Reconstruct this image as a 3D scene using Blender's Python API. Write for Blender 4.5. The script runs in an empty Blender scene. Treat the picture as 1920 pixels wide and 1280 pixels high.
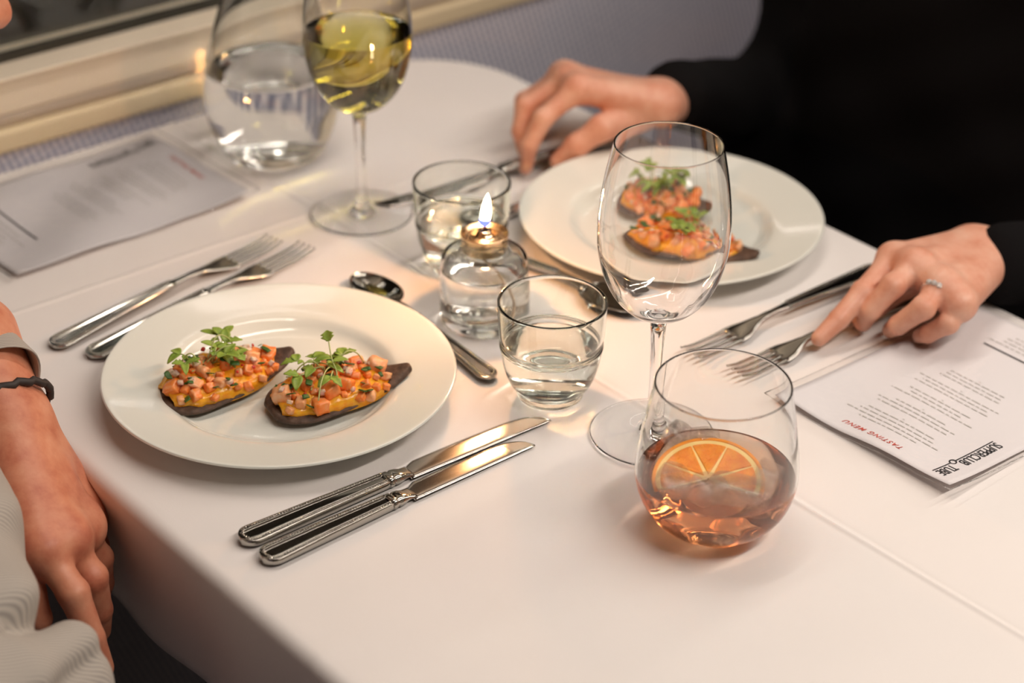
import bpy, bmesh, math, random
import numpy as np
from mathutils import Vector, Matrix, noise as mnoise
pi = math.pi
sc = bpy.context.scene
col = sc.collection
TZ = 0.75                      # height of the table top above the floor

# ------------------------------------------------------------------ camera
YAW, PITCH, ROLL, CH, FPX = 0.70993439, 0.53273612, 0.016844, 0.80963, 3695.6
CAM = Vector((-0.9, -1.0, TZ + CH))
_f = Vector((math.sin(YAW) * math.cos(PITCH), math.cos(YAW) * math.cos(PITCH), -math.sin(PITCH)))
_r = Vector((math.cos(YAW), -math.sin(YAW), 0))
_u = _r.cross(_f)
CR = _r * math.cos(ROLL) + _u * math.sin(ROLL)
CU = _u * math.cos(ROLL) - _r * math.sin(ROLL)
CF = _f
cd = bpy.data.cameras.new('camera')
cam = bpy.data.objects.new('camera', cd)
col.objects.link(cam)
cam.matrix_world = Matrix(((CR.x, CU.x, -CF.x, CAM.x), (CR.y, CU.y, -CF.y, CAM.y), (CR.z, CU.z, -CF.z, CAM.z), (0, 0, 0, 1)))
cd.sensor_width = 36
cd.lens = 36 * FPX / 1920
cd.clip_start = 0.05
cd.dof.use_dof = True
cd.dof.focus_distance = 1.425
cd.dof.aperture_fstop = 3.6
sc.camera = cam
sc.view_settings.view_transform = 'Standard'
sc.view_settings.look = 'None'
sc.view_settings.exposure = 0.0
sc.view_settings.gamma = 1
cy = sc.cycles
cy.max_bounces = 20
cy.transmission_bounces = 16
cy.transparent_max_bounces = 16
cy.glossy_bounces = 8
cy.diffuse_bounces = 4
cy.caustics_refractive = True
cy.caustics_reflective = False
cy.blur_glossy = 0.15
cy.sample_clamp_indirect = 300
cy.use_denoising = True

# ------------------------------------------------------------------ world
w = bpy.data.worlds.new('world')
sc.world = w
w.use_nodes = True
w.node_tree.nodes['Background'].inputs[0].default_value = (0.008, 0.007, 0.006, 1)
w.node_tree.nodes['Background'].inputs[1].default_value = 1.0

LIGHT_COL = (1.0, 0.885, 0.785)
LIGHT_POWER = (4.9, 13.5)


def at(u, v, z):
    """point of the place seen at photograph pixel (u, v), z metres above the table top"""
    d = CF * FPX + CR * (u - 960) - CU * (v - 640)
    t = (TZ + z - CAM.z) / d.z
    return CAM + d * t


# ------------------------------------------------------------------ materials
def mat(name, color=(.8, .8, .8), rough=.5, metal=0, **kw):
    m = bpy.data.materials.new(name)
    m.use_nodes = True
    b = m.node_tree.nodes['Principled BSDF']
    b.inputs['Base Color'].default_value = (*color, 1)
    b.inputs['Roughness'].default_value = rough
    b.inputs['Metallic'].default_value = metal
    for k, v in kw.items():
        b.inputs[k].default_value = v
    return m


def P(m): return m.node_tree.nodes['Principled BSDF']


def nd(m, t, **kw):
    n = m.node_tree.nodes.new(t)
    for k, v in kw.items():
        if k in n.inputs:
            n.inputs[k].default_value = v
        else:
            setattr(n, k, v)
    return n


def lk(m, a, ao, b, bi): m.node_tree.links.new(a.outputs[ao], b.inputs[bi])


def noise_color(m, stops, scale=8, detail=4, rough=.55, coords='Object', vscale=None):
    tc = nd(m, 'ShaderNodeTexCoord')
    n = nd(m, 'ShaderNodeTexNoise', Scale=scale, Detail=detail, Roughness=rough)
    if vscale:
        mp = nd(m, 'ShaderNodeMapping')
        mp.inputs['Scale'].default_value = vscale
        lk(m, tc, coords, mp, 'Vector'); lk(m, mp, 0, n, 'Vector')
    else:
        lk(m, tc, coords, n, 'Vector')
    r = nd(m, 'ShaderNodeValToRGB')
    e = r.color_ramp.elements
    while len(e) < len(stops): e.new(.5)
    for i, (p, c) in enumerate(stops):
        e[i].position = p; e[i].color = (*c, 1)
    lk(m, n, 0, r, 0); lk(m, r, 0, P(m), 'Base Color')
    return tc, n, r


def bump(m, scale=100, strength=.3, dist=.001, detail=3, coords='Object', vscale=None, tex='noise'):
    tc = nd(m, 'ShaderNodeTexCoord')
    if tex == 'noise':
        n = nd(m, 'ShaderNodeTexNoise', Scale=scale, Detail=detail)
    elif tex == 'vor':
        n = nd(m, 'ShaderNodeTexVoronoi', Scale=scale)
    src = tc; so = coords
    if vscale:
        mp = nd(m, 'ShaderNodeMapping')
        mp.inputs['Scale'].default_value = vscale
        lk(m, tc, coords, mp, 'Vector'); src = mp; so = 0
    lk(m, src, so, n, 'Vector')
    b = nd(m, 'ShaderNodeBump', Strength=strength, Distance=dist)
    lk(m, n, 0, b, 'Height'); lk(m, b, 0, P(m), 'Normal')
    return m


def glass(name, color=(1, 1, 1), ior=1.5, rough=0, dens=0, vcol=None):
    m = bpy.data.materials.new(name)
    m.use_nodes = True
    nt = m.node_tree
    nt.nodes.remove(nt.nodes['Principled BSDF'])
    g = nt.nodes.new('ShaderNodeBsdfGlass')
    g.inputs['Color'].default_value = (*color, 1)
    g.inputs['IOR'].default_value = ior
    g.inputs['Roughness'].default_value = rough
    nt.links.new(g.outputs[0], nt.nodes['Material Output'].inputs['Surface'])
    if dens:
        a = nt.nodes.new('ShaderNodeVolumeAbsorption')
        a.inputs['Color'].default_value = (*vcol, 1)
        a.inputs['Density'].default_value = dens
        nt.links.new(a.outputs[0], nt.nodes['Material Output'].inputs['Volume'])
    return m


def emis(name, color, s):
    m = bpy.data.materials.new(name)
    m.use_nodes = True
    nt = m.node_tree
    nt.nodes.remove(nt.nodes['Principled BSDF'])
    g = nt.nodes.new('ShaderNodeEmission')
    g.inputs[0].default_value = (*color, 1)
    g.inputs[1].default_value = s
    nt.links.new(g.outputs[0], nt.nodes['Material Output'].inputs['Surface'])
    return m


M = {}
M['cloth'] = mat('white_linen', (.80, .765, .745), .85)
noise_color(M['cloth'], [(.35, (.79, .755, .735)), (.65, (.81, .775, .755))], 5)
bump(M['cloth'], 900, .12, .0004)
M['porcelain'] = mat('porcelain', (.79, .815, .755), .12, **{'Coat Weight': .4, 'Coat Roughness': .05})
M['steel'] = mat('polished_steel', (.44, .425, .39), .12, 1)
bump(M['steel'], 60, .02, .0004)
M['blade'] = mat('blade_steel', (.64, .60, .56), .16, 1)
noise_color(M['blade'], [(.3, (.60, .56, .52)), (.7, (.68, .64, .6))], 40, vscale=(1, 8, 1))
M['glass'] = glass('clear_glass', (.985, .99, .985), 1.5)
M['crystal'] = glass('crystal_glass', (.995, .995, .995), 1.5)
M['thick'] = glass('greenish_glass', (.965, .98, .965), 1.5)
M['water'] = glass('water', (1, 1, 1), 1.33)
M['wine'] = glass('white_wine', (1, .99, .93), 1.34, 0, 30, (.88, .84, .28))
M['cocktail'] = glass('cocktail_liquid', (1, .95, .90), 1.34, .0, 21, (1, .52, .05))
_m = M['cocktail'].node_tree
_g = [n for n in _m.nodes if n.type == 'BSDF_GLASS'][0]
_d = _m.nodes.new('ShaderNodeBsdfTranslucent'); _d.inputs[0].default_value = (1, .50, .23, 1)
_d2 = _m.nodes.new('ShaderNodeBsdfDiffuse'); _d2.inputs[0].default_value = (1, .55, .29, 1)
_x2 = _m.nodes.new('ShaderNodeMixShader'); _x2.inputs[0].default_value = .5
_x = _m.nodes.new('ShaderNodeMixShader'); _x.inputs[0].default_value = .05
_m.links.new(_d.outputs[0], _x2.inputs[1]); _m.links.new(_d2.outputs[0], _x2.inputs[2])
_m.links.new(_g.outputs[0], _x.inputs[1]); _m.links.new(_x2.outputs[0], _x.inputs[2])
_m.links.new(_x.outputs[0], _m.nodes['Material Output'].inputs['Surface'])
def clear_ice():
    m = bpy.data.materials.new('ice'); m.use_nodes = True
    nt = m.node_tree; nt.nodes.remove(nt.nodes['Principled BSDF'])
    t = nt.nodes.new('ShaderNodeBsdfTransparent'); t.inputs[0].default_value = (1, .99, .98, 1)
    g = nt.nodes.new('ShaderNodeBsdfGlossy'); g.inputs['Roughness'].default_value = .05
    f = nt.nodes.new('ShaderNodeLayerWeight'); f.inputs[0].default_value = .5
    pw = nt.nodes.new('ShaderNodeMath'); pw.operation = 'POWER'; pw.inputs[1].default_value = 2.2
    n = nt.nodes.new('ShaderNodeTexNoise'); n.inputs['Scale'].default_value = 140
    b = nt.nodes.new('ShaderNodeBump'); b.inputs['Strength'].default_value = .9; b.inputs['Distance'].default_value = .004
    nt.links.new(n.outputs[0], b.inputs['Height'])
    nt.links.new(b.outputs[0], g.inputs['Normal']); nt.links.new(b.outputs[0], f.inputs['Normal'])
    x = nt.nodes.new('ShaderNodeMixShader')
    nt.links.new(f.outputs['Facing'], pw.inputs[0]); nt.links.new(pw.outputs[0], x.inputs[0]); nt.links.new(t.outputs[0], x.inputs[1]); nt.links.new(g.outputs[0], x.inputs[2])
    w_ = nt.nodes.new('ShaderNodeBsdfTranslucent'); w_.inputs[0].default_value = (1, 1, 1, 1)
    x2 = nt.nodes.new('ShaderNodeMixShader'); x2.inputs[0].default_value = .04
    nt.links.new(x.outputs[0], x2.inputs[1]); nt.links.new(w_.outputs[0], x2.inputs[2])
    nt.links.new(x2.outputs[0], nt.nodes['Material Output'].inputs['Surface'])
    return m


M['ice'] = clear_ice()
M['brass'] = mat('brass_cap', (.86, .66, .42), .22, 1)
M['wick'] = mat('wick', (.5, .4, .3), .9)
M['charred'] = mat('charred_wick', (.03, .02, .02), .9)
M['flame'] = emis('flame', (1.0, .80, .50), 26)
M['flameblue'] = emis('flame_blue', (.25, .30, 1.0), 1.6)
M['paper'] = mat('menu_paper', (.86, .82, .83), .6)
M['ink'] = mat('black_ink', (.012, .012, .015), .5)
M['redink'] = mat('red_ink', (.62, .08, .05), .5)
M['greyink'] = mat('grey_ink', (.60, .575, .54), .6)


def plastic():
    m = bpy.data.materials.new('clear_plastic'); m.use_nodes = True
    nt = m.node_tree; nt.nodes.remove(nt.nodes['Principled BSDF'])
    t = nt.nodes.new('ShaderNodeBsdfTransparent'); t.inputs[0].default_value = (1, 1, 1, 1)
    g = nt.nodes.new('ShaderNodeBsdfGlossy'); g.inputs['Roughness'].default_value = .12
    f = nt.nodes.new('ShaderNodeFresnel'); f.inputs[0].default_value = 1.28
    x = nt.nodes.new('ShaderNodeMixShader')
    n = nt.nodes.new('ShaderNodeTexNoise'); n.inputs['Scale'].default_value = 18
    b = nt.nodes.new('ShaderNodeBump'); b.inputs['Strength'].default_value = .35; b.inputs['Distance'].default_value = .004
    nt.links.new(n.outputs[0], b.inputs['Height'])
    nt.links.new(b.outputs[0], g.inputs['Normal'])
    nt.links.new(f.outputs[0], x.inputs[0]); nt.links.new(t.outputs[0], x.inputs[1]); nt.links.new(g.outputs[0], x.inputs[2])
    nt.links.new(x.outputs[0], nt.nodes['Material Output'].inputs['Surface'])
    return m


M['plastic'] = plastic()


def skin(name, a, b, c):
    m = mat(name, a, .46, **{'Subsurface Weight': .12, 'Subsurface Scale': .01, 'Subsurface Radius': (1, .35, .2)})
    noise_color(m, [(.32, c), (.5, a), (.68, b)], 45, 5, .6)
    bump(m, 420, .25, .0006, 6)
    return m


M['skin_pale'] = skin('skin_pale', (.71, .36, .25), (.76, .44, .32), (.64, .28, .18))
M['skin_ruddy'] = skin('skin_ruddy', (.62, .24, .14), (.69, .31, .19), (.50, .15, .085))
M['nail'] = mat('finger_nail', (.80, .50, .40), .25)
M['black'] = mat('black_knit', (.006, .0055, .006), .95, **{'Specular IOR Level': .1})
bump(M['black'], 300, .3, .001)
M['hair_dark'] = mat('dark_hair', (.03, .02, .015), .6)
M['hair_grey'] = mat('grey_hair', (.25, .23, .21), .6)
M['eye'] = mat('eye_white', (.8, .78, .75), .2)
M['silver'] = mat('silver_ring', (.80, .78, .74), .12, 1)
M['diamond'] = mat('cut_stone', (.95, .95, .95), .02, 0, **{'IOR': 2.2, 'Transmission Weight': .5})


def stripes(name, c1, c2, freq, axis, thr=.55, soft=.12, distort=.0):
    m = mat(name, c1, .85)
    tc = nd(m, 'ShaderNodeTexCoord')
    wv = nd(m, 'ShaderNodeTexWave', Scale=freq, Distortion=distort)
    wv.bands_direction = axis
    r = nd(m, 'ShaderNodeValToRGB')
    r.color_ramp.elements[0].position = thr - soft; r.color_ramp.elements[0].color = (*c1, 1)
    r.color_ramp.elements[1].position = thr + soft; r.color_ramp.elements[1].color = (*c2, 1)
    lk(m, tc, 'Object', wv, 'Vector'); lk(m, wv, 'Fac', r, 0); lk(m, r, 0, P(m), 'Base Color')
    return m


M['shirt'] = stripes('grey_pinstripe_cotton', (.48, .44, .39), (.32, .295, .27), 135, 'Y', .58, .25, .0)
M['trousers'] = stripes('dark_striped_cotton', (.50, .46, .42), (.02, .02, .025), 62, 'X', .5, .15, 1.2)
M['bracelet'] = mat('dark_braid', (.03, .022, .02), .6)

# food
M['bread'] = mat('dark_bread', (.085, .048, .030), .65)
noise_color(M['bread'], [(.3, (.045, .026, .018)), (.55, (.095, .055, .036)), (.75, (.16, .10, .07))], 160, 6)
bump(M['bread'], 260, .7, .0012, 6)
M['sauce'] = mat('orange_puree', (.80, .30, .015), .22, **{'Subsurface Weight': .15, 'Subsurface Scale': .004})
noise_color(M['sauce'], [(.3, (.86, .30, .01)), (.6, (.92, .46, .03)), (.8, (.80, .50, .07))], 150, 4)
bump(M['sauce'], 260, .5, .0012)
M['salmon'] = mat('salmon_flesh', (.82, .30, .12), .28, **{'Subsurface Weight': .25, 'Subsurface Scale': .004})
noise_color(M['salmon'], [(.35, (.88, .22, .03)), (.55, (.90, .32, .09)), (.75, (.88, .46, .24))], 130, 4, vscale=(1, 3, 1))
M['salmonpale'] = mat('pale_salmon_flesh', (.80, .45, .28), .28, **{'Subsurface Weight': .25, 'Subsurface Scale': .004})
noise_color(M['salmonpale'], [(.35, (.86, .36, .13)), (.65, (.88, .52, .30))], 150, 4)
M['onion'] = mat('onion_bit', (.74, .56, .42), .3, **{'Subsurface Weight': .2, 'Subsurface Scale': .003})
noise_color(M['onion'], [(.4, (.78, .62, .45)), (.7, (.55, .18, .2))], 90, 2)
M['chili'] = mat('chili_bit', (.60, .04, .02), .25)
M['herb'] = mat('chopped_herb', (.045, .12, .015), .5)
M['leaf'] = mat('cress_leaf', (.19, .33, .045), .45, **{'Subsurface Weight': .1, 'Subsurface Scale': .002})
noise_color(M['leaf'], [(.3, (.18, .30, .03)), (.7, (.34, .46, .08))], 120, 3)
M['stem'] = mat('cress_stem', (.50, .56, .22), .4)
M['orange_flesh'] = mat('orange_flesh', (.90, .30, .01), .4, **{'Subsurface Weight': .2, 'Subsurface Scale': .004})
noise_color(M['orange_flesh'], [(.3, (.85, .20, .003)), (.7, (.95, .34, .01))], 120, 5)
bump(M['orange_flesh'], 300, .6, .002)
M['pith'] = mat('orange_pith', (.92, .64, .22), .4)
M['zest'] = mat('orange_zest', (.92, .30, .003), .45)
bump(M['zest'], 600, .4, .0006)

# room
M['cream'] = mat('cream_paint', (.80, .68, .46), .4)
noise_color(M['cream'], [(.3, (.78, .66, .44)), (.7, (.82, .70, .48))], 3)
M['frame'] = mat('beige_frame', (.52, .43, .31), .35)
noise_color(M['frame'], [(.3, (.82, .72, .56)), (.7, (.87, .77, .61))], 4, vscale=(1, 6, 6))
M['groove'] = mat('grey_sill', (.64, .56, .46), .45)
M['rubber'] = mat('dark_seal', (.03, .028, .02), .6)
M['tunnel'] = mat('dark_tunnel', (.060, .050, .036), .8)
noise_color(M['tunnel'], [(.3, (.028, .024, .017)), (.6, (.060, .050, .036)), (.85, (.10, .085, .065))], 4, 3, vscale=(1, 1, 5))
M['wallpaint'] = mat('wall_paint', (.34, .30, .25), .6)
bump(M['wallpaint'], 200, .05, .001)
M['ceilpaint'] = mat('ceiling_paint', (.38, .34, .30), .6)
bump(M['ceilpaint'], 200, .05, .001)
M['floor'] = mat('floor_lino', (.025, .012, .014), .5)
noise_color(M['floor'], [(.4, (.02, .009, .011)), (.7, (.035, .018, .02))], 30)
M['wood'] = mat('table_wood', (.12, .07, .04), .5)
noise_color(M['wood'], [(.3, (.09, .05, .03)), (.7, (.15, .09, .05))], 9, vscale=(1, 12, 1))
M['dark_metal'] = mat('dark_metal', (.03, .03, .032), .4, 1)


def moquette(name, c1, c2, c3):
    m = mat(name, c1, .9)
    tc = nd(m, 'ShaderNodeTexCoord')
    mp = nd(m, 'ShaderNodeMapping'); mp.inputs['Rotation'].default_value = (0, .35, 0)
    lk(m, tc, 'Object', mp, 'Vector')
    w1 = nd(m, 'ShaderNodeTexWave', Scale=42.0, Distortion=1.2, **{'Detail Scale': 3.0}); w1.bands_direction = 'X'
    w2 = nd(m, 'ShaderNodeTexWave', Scale=34.0, Distortion=.6); w2.bands_direction = 'Z'
    lk(m, mp, 0, w1, 'Vector'); lk(m, mp, 0, w2, 'Vector')
    mx = nd(m, 'ShaderNodeMix', data_type='RGBA')
    mx.inputs['A'].default_value = (*c1, 1); mx.inputs['B'].default_value = (*c2, 1)
    lk(m, w1, 'Fac', mx, 'Factor')
    my = nd(m, 'ShaderNodeMix', data_type='RGBA')
    my.inputs['B'].default_value = (*c3, 1)
    cr = nd(m, 'ShaderNodeValToRGB')
    cr.color_ramp.elements[0].position = .55; cr.color_ramp.elements[1].position = .8
    cr.color_ramp.elements[1].color = (.7, .7, .7, 1)
    lk(m, w2, 'Fac', cr, 0); lk(m, cr, 0, my, 'Factor')
    lk(m, mx, 'Result', my, 'A'); lk(m, my, 'Result', P(m), 'Base Color')
    return m


M['moquette'] = moquette('blue_moquette', (.30, .33, .47), (.98, .93, .96), (.46, .48, .60))
M['seatcloth'] = moquette('lilac_moquette', (.20, .17, .20), (.32, .28, .33), (.24, .2, .26))


# ------------------------------------------------------------------ object helpers
def mesh_obj(name, verts, faces, material=None, parent=None, smooth=True, mats=None, fm=None):
    me = bpy.data.meshes.new(name)
    me.from_pydata([tuple(v) for v in verts], [], [tuple(f) for f in faces])
    if smooth:
        me.polygons.foreach_set('use_smooth', [True] * len(me.polygons))
    if mats:
        for k in mats: me.materials.append(k)
        if fm: me.polygons.foreach_set('material_index', fm)
    elif material:
        me.materials.append(material)
    me.update()
    o = bpy.data.objects.new(name, me)
    col.objects.link(o)
    if parent: o.parent = parent
    return o


class MB:
    """collects shapes into one mesh"""
    def __init__(s): s.v = []; s.f = []
    def add(s, v, f):
        n = len(s.v); s.v += [tuple(a) for a in v]; s.f += [tuple(i + n for i in q) for q in f]; return s
    def box(s, lo, hi):
        x0, y0, z0 = lo; x1, y1, z1 = hi
        v = [(x, y, z) for x in (x0, x1) for y in (y0, y1) for z in (z0, z1)]
        return s.add(v, [(0, 1, 3, 2), (4, 6, 7, 5), (0, 4, 5, 1), (2, 3, 7, 6), (0, 2, 6, 4), (1, 5, 7, 3)])
    def tube(s, pts, rad, n=8, flat=1.0, caps=True):
        pts = [Vector(p) for p in pts]
        if not hasattr(rad, '__len__'): rad = [rad] * len(pts)
        rings = []; prev = None
        for i, p in enumerate(pts):
            t = (pts[min(i + 1, len(pts) - 1)] - pts[max(i - 1, 0)]).normalized()
            if prev is None:
                a = Vector((0, 0, 1)) if abs(t.z) < .9 else Vector((1, 0, 0))
                nrm = t.cross(a).normalized()
            else:
                nrm = (prev - t * prev.dot(t)).normalized()
            prev = nrm; bn = t.cross(nrm)
            rings.append([p + nrm * math.cos(2 * pi * k / n) * rad[i] + bn * math.sin(2 * pi * k / n) * rad[i] * flat for k in range(n)])
        v = [q for r in rings for q in r]; f = []
        for i in range(len(pts) - 1):
            for k in range(n):
                a = i * n + k; b = i * n + (k + 1) % n
                f.append((a, b, b + n, a + n))
        if caps:
            f.append(tuple(range(n - 1, -1, -1))); f.append(tuple((len(pts) - 1) * n + k for k in range(n)))
        return s.add(v, f)
    def ball(s, c, r, sub=1, sc_=(1, 1, 1)):
        bm = bmesh.new(); bmesh.ops.create_icosphere(bm, subdivisions=sub, radius=1)
        v = [(c[0] + a.co.x * r * sc_[0], c[1] + a.co.y * r * sc_[1], c[2] + a.co.z * r * sc_[2]) for a in bm.verts]
        bm.verts.index_update()
        f = [[q.index for q in a.verts] for a in bm.faces]; bm.free()
        return s.add(v, f)
    def lathe(s, prof, n=72, closed=False, org=(0, 0, 0)):
        base = len(s.v); v = []; idx = []
        for (r, z) in prof:
            if r < 1e-6:
                idx.append([len(v)] * n); v.append((org[0], org[1], org[2] + z))
            else:
                idx.append(list(range(len(v), len(v) + n)))
                for k in range(n):
                    a = 2 * pi * k / n
                    v.append((org[0] + r * math.cos(a), org[1] + r * math.sin(a), org[2] + z))
        f = []; m = len(prof)
        for i in range(m if closed else m - 1):
            A = idx[i]; B = idx[(i + 1) % m]
            for k in range(n):
                q = [A[k], A[(k + 1) % n], B[(k + 1) % n], B[k]]
                o = []
                for e in q:
                    if e not in o: o.append(e)
                if len(o) >= 3: f.append(o)
        return s.add(v, f)
    def build(s, name, material, parent=None, smooth=True, loc=None):
        o = mesh_obj(name, s.v, s.f, material, parent, smooth)
        if loc is not None: o.location = loc
        return o


def fix_normals(o):
    bm = bmesh.new(); bm.from_mesh(o.data)
    bmesh.ops.recalc_face_normals(bm, faces=bm.faces)
    bm.to_mesh(o.data); bm.free(); return o


def sub(o, n=2):
    m = o.modifiers.new('sub', 'SUBSURF'); m.levels = n; m.render_levels = n; return o


def bev(o, w_=.002, seg=2):
    m = o.modifiers.new('bevel', 'BEVEL'); m.width = w_; m.segments = seg; m.limit_method = 'ANGLE'; return o


def tag(o, label=None, cat=None, group=None, kind=None):
    if label: o['label'] = label
    if cat: o['category'] = cat
    if group: o['group'] = group
    if kind: o['kind'] = kind
    return o


def empty(name, loc, rz=0, label=None, cat=None, group=None):
    o = bpy.data.objects.new(name, None); col.objects.link(o)
    o.location = loc; o.rotation_euler = (0, 0, rz); o.empty_display_size = .02
    return tag(o, label, cat, group)


def spline(pts, n=6, closed=False):
    """Catmull-Rom through 2-D or 3-D points"""
    pts = [np.array(p, float) for p in pts]; out = []; m = len(pts)
    rng = range(m) if closed else range(m - 1)
    for i in rng:
        if closed: a, b, c, d = pts[(i - 1) % m], pts[i], pts[(i + 1) % m], pts[(i + 2) % m]
        else: a, b, c, d = pts[max(i - 1, 0)], pts[i], pts[i + 1], pts[min(i + 2, m - 1)]
        for k in range(n):
            t = k / n
            out.append(.5 * ((2 * b) + (c - a) * t + (2 * a - 5 * b + 4 * c - d) * t * t + (3 * b - a - 3 * c + d) * t ** 3))
    if not closed: out.append(pts[-1])
    return [tuple(p) for p in out]


# ------------------------------------------------------------------ organic surfaces: smooth union of tapered bones, polygonised
def sdf_cone(Pn, a, ra, b, rb):
    a = np.array(a, float); b = np.array(b, float)
    ab = b - a; L2 = ab @ ab + 1e-12
    t = np.clip(((Pn - a) @ ab) / L2, 0, 1)
    d = np.linalg.norm(Pn - (a + t[..., None] * ab), axis=-1)
    return d - (ra + (rb - ra) * t)


def smin(a, b, k):
    h = np.clip(.5 + .5 * (b - a) / k, 0, 1)
    return b + (a - b) * h - k * h * (1 - h)


def surface_nets(fn, lo, hi, step):
    lo = np.array(lo, float); hi = np.array(hi, float)
    n = np.ceil((hi - lo) / step).astype(int) + 1
    g = np.stack(np.meshgrid(*[lo[i] + step * np.arange(n[i]) for i in range(3)], indexing='ij'), -1)
    D = fn(g)
    s = D < 0
    nx, ny, nz = n
    acc = np.zeros((nx - 1, ny - 1, nz - 1, 3)); cnt = np.zeros((nx - 1, ny - 1, nz - 1))
    cs = [(i, j, k) for i in (0, 1) for j in (0, 1) for k in (0, 1)]
    def sl(A, c): return A[c[0]:nx - 1 + c[0], c[1]:ny - 1 + c[1], c[2]:nz - 1 + c[2]]
    for a in cs:
        for ax in range(3):
            if a[ax] == 0:
                b = list(a); b[ax] = 1; b = tuple(b)
                da, db = sl(D, a), sl(D, b)
                cr = (da < 0) != (db < 0)
                t = np.where(cr, da / np.where(cr, da - db, 1), 0)
                for c in range(3):
                    acc[..., c] += np.where(cr, a[c] + (t if c == ax else 0), 0)
                cnt += cr
    act = cnt > 0
    vid = -np.ones(act.shape, int); vid[act] = np.arange(act.sum())
    ijk = np.argwhere(act)
    V = lo + step * (ijk + acc[act] / cnt[act][:, None])
    F = []
    for ax in range(3):
        u, v = (ax + 1) % 3, (ax + 2) % 3
        s0 = [slice(None)] * 3; s1 = [slice(None)] * 3
        s0[ax] = slice(0, -1); s1[ax] = slice(1, None)
        for q in (u, v):
            s0[q] = slice(1, -1); s1[q] = slice(1, -1)
        A, B = s[tuple(s0)], s[tuple(s1)]
        e = np.argwhere(A != B)
        ins = A[tuple(e.T)]
        base = e.copy(); base[:, u] += 1; base[:, v] += 1
        def cell(du, dv):
            c = base.copy(); c[:, u] -= du; c[:, v] -= dv
            return vid[tuple(c.T)]
        q = np.stack([cell(1, 1), cell(0, 1), cell(0, 0), cell(1, 0)], 1)
        q[~ins] = q[~ins][:, ::-1]
        F.append(q)
    return V, np.concatenate(F)


def organic(name, groups, step, material, parent=None, kg=.008, extra=None, pad=.02):
    """groups: list of (k, [(a, ra, b, rb), ...]); bones blend with k inside a group, groups blend with kg"""
    pts = np.array([p for it in groups for c in it[1] for p in (c[0], c[2])], float)
    rr = max(max(c[1], c[3]) for it in groups for c in it[1])
    lo = pts.min(0) - rr - pad; hi = pts.max(0) + rr + pad
    BIG = .5
    def fn(G):
        tot = np.full(G.shape[:3], BIG)
        o0 = G[0, 0, 0]
        def win(a, b, m):
            l = np.maximum(((np.array(a) - m - o0) / step).astype(int), 0)
            h_ = np.minimum(((np.array(b) + m - o0) / step).astype(int) + 2, np.array(G.shape[:3]))
            return (slice(l[0], h_[0]), slice(l[1], h_[1]), slice(l[2], h_[2]))
        for item in groups:
            k, g = item[0], item[1]; kk = item[2] if len(item) > 2 else kg
            q = np.array([p for c in g for p in (c[0], c[2])], float); R = max(max(c[1], c[3]) for c in g)
            W_ = win(q.min(0), q.max(0), R + k + kk + 3 * step)
            GW = G[W_]; d = np.full(GW.shape[:3], BIG); oW = GW[0, 0, 0]
            for c in g:
                a_, b_ = np.array(c[0], float), np.array(c[2], float); m = max(c[1], c[3]) + k + kk + 3 * step
                l = np.maximum(((np.minimum(a_, b_) - m - oW) / step).astype(int), 0)
                h_ = np.minimum(((np.maximum(a_, b_) + m - oW) / step).astype(int) + 2, np.array(GW.shape[:3]))
                w2 = (slice(l[0], h_[0]), slice(l[1], h_[1]), slice(l[2], h_[2]))
                x = sdf_cone(GW[w2], *c)
                d[w2] = smin(d[w2], x, k)
            tot[W_] = smin(tot[W_], d, kk)
        if extra is not None: tot = extra(G, tot)
        return tot
    V, F = surface_nets(fn, lo, hi, step)
    o = mesh_obj(name, V, F, material, parent)
    m = o.modifiers.new('smooth', 'SMOOTH'); m.factor = .5; m.iterations = 3
    return o


def lerp(a, b, t): return tuple(np.array(a, float) * (1 - t) + np.array(b, float) * t)


# ------------------------------------------------------------------ the carriage
def struct(name, mb, m, bevel=0):
    o = mb.build(name, m, smooth=False); o['kind'] = 'structure'
    if bevel: bev(o, bevel)
    return o


X0, X1, Y0, WY = -2.6, 2.6, -2.2, .62
struct('floor', MB().box((X0, Y0, -.05), (X1, 1.3, 0)), M['floor'])
struct('ceiling', MB().box((X0, Y0, 2.2), (X1, .72, 2.26)), M['ceilpaint'])
struct('wall_left', MB().box((X0 - .06, Y0, 0), (X0, .72, 2.2)), M['wallpaint'])
struct('wall_right', MB().box((X1, Y0, 0), (X1 + .06, .72, 2.2)), M['wallpaint'])
struct('wall_back', MB().box((X0, Y0 - .06, 0), (X1, Y0, 2.2)), M['wallpaint'])
struct('wall_window', MB().box((X0, WY, 0), (X1, WY + .1, TZ - .002)), M['moquette'])
struct('wall_above_window', MB().box((X0, WY + .02, TZ + .82), (X1, WY + .12, 2.2)), M['wallpaint'])
struct('wall_outside', MB().box((X0, 1.25, 0), (X1, 1.3, 2.26)), M['tunnel'])
struct('trim_1', MB().box((X0, WY - .004, TZ - .002), (X1, WY + .1, TZ + .022)), M['cream'], .004)
t2 = MB().box((X0, WY + .004, TZ + .022), (X1, WY + .1, TZ + .029)).box((X0, WY - .001, TZ + .029), (X1, WY + .1, TZ + .038))
struct('trim_2', t2, M['groove'], .002)
wf = MB().box((X0, WY - .003, TZ + .038), (X1, WY + .08, TZ + .0715)).box((X0, WY - .008, TZ + .0715), (X1, WY + .03, TZ + .0755))
wf.box((X0, WY, TZ + .76), (X1, WY + .08, TZ + .82))
wf.box((-1.75, WY, TZ + .0755), (-1.7, WY + .08, TZ + .76)).box((1.75, WY, TZ + .0755), (1.8, WY + .08, TZ + .76))
wo = struct('window_1', wf, M['frame'], .0015)
sl_ = MB().box((-1.7, WY + .028, TZ + .0755), (1.75, WY + .036, TZ + .084)).build('seal', M['rubber'], wo, False)
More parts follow.
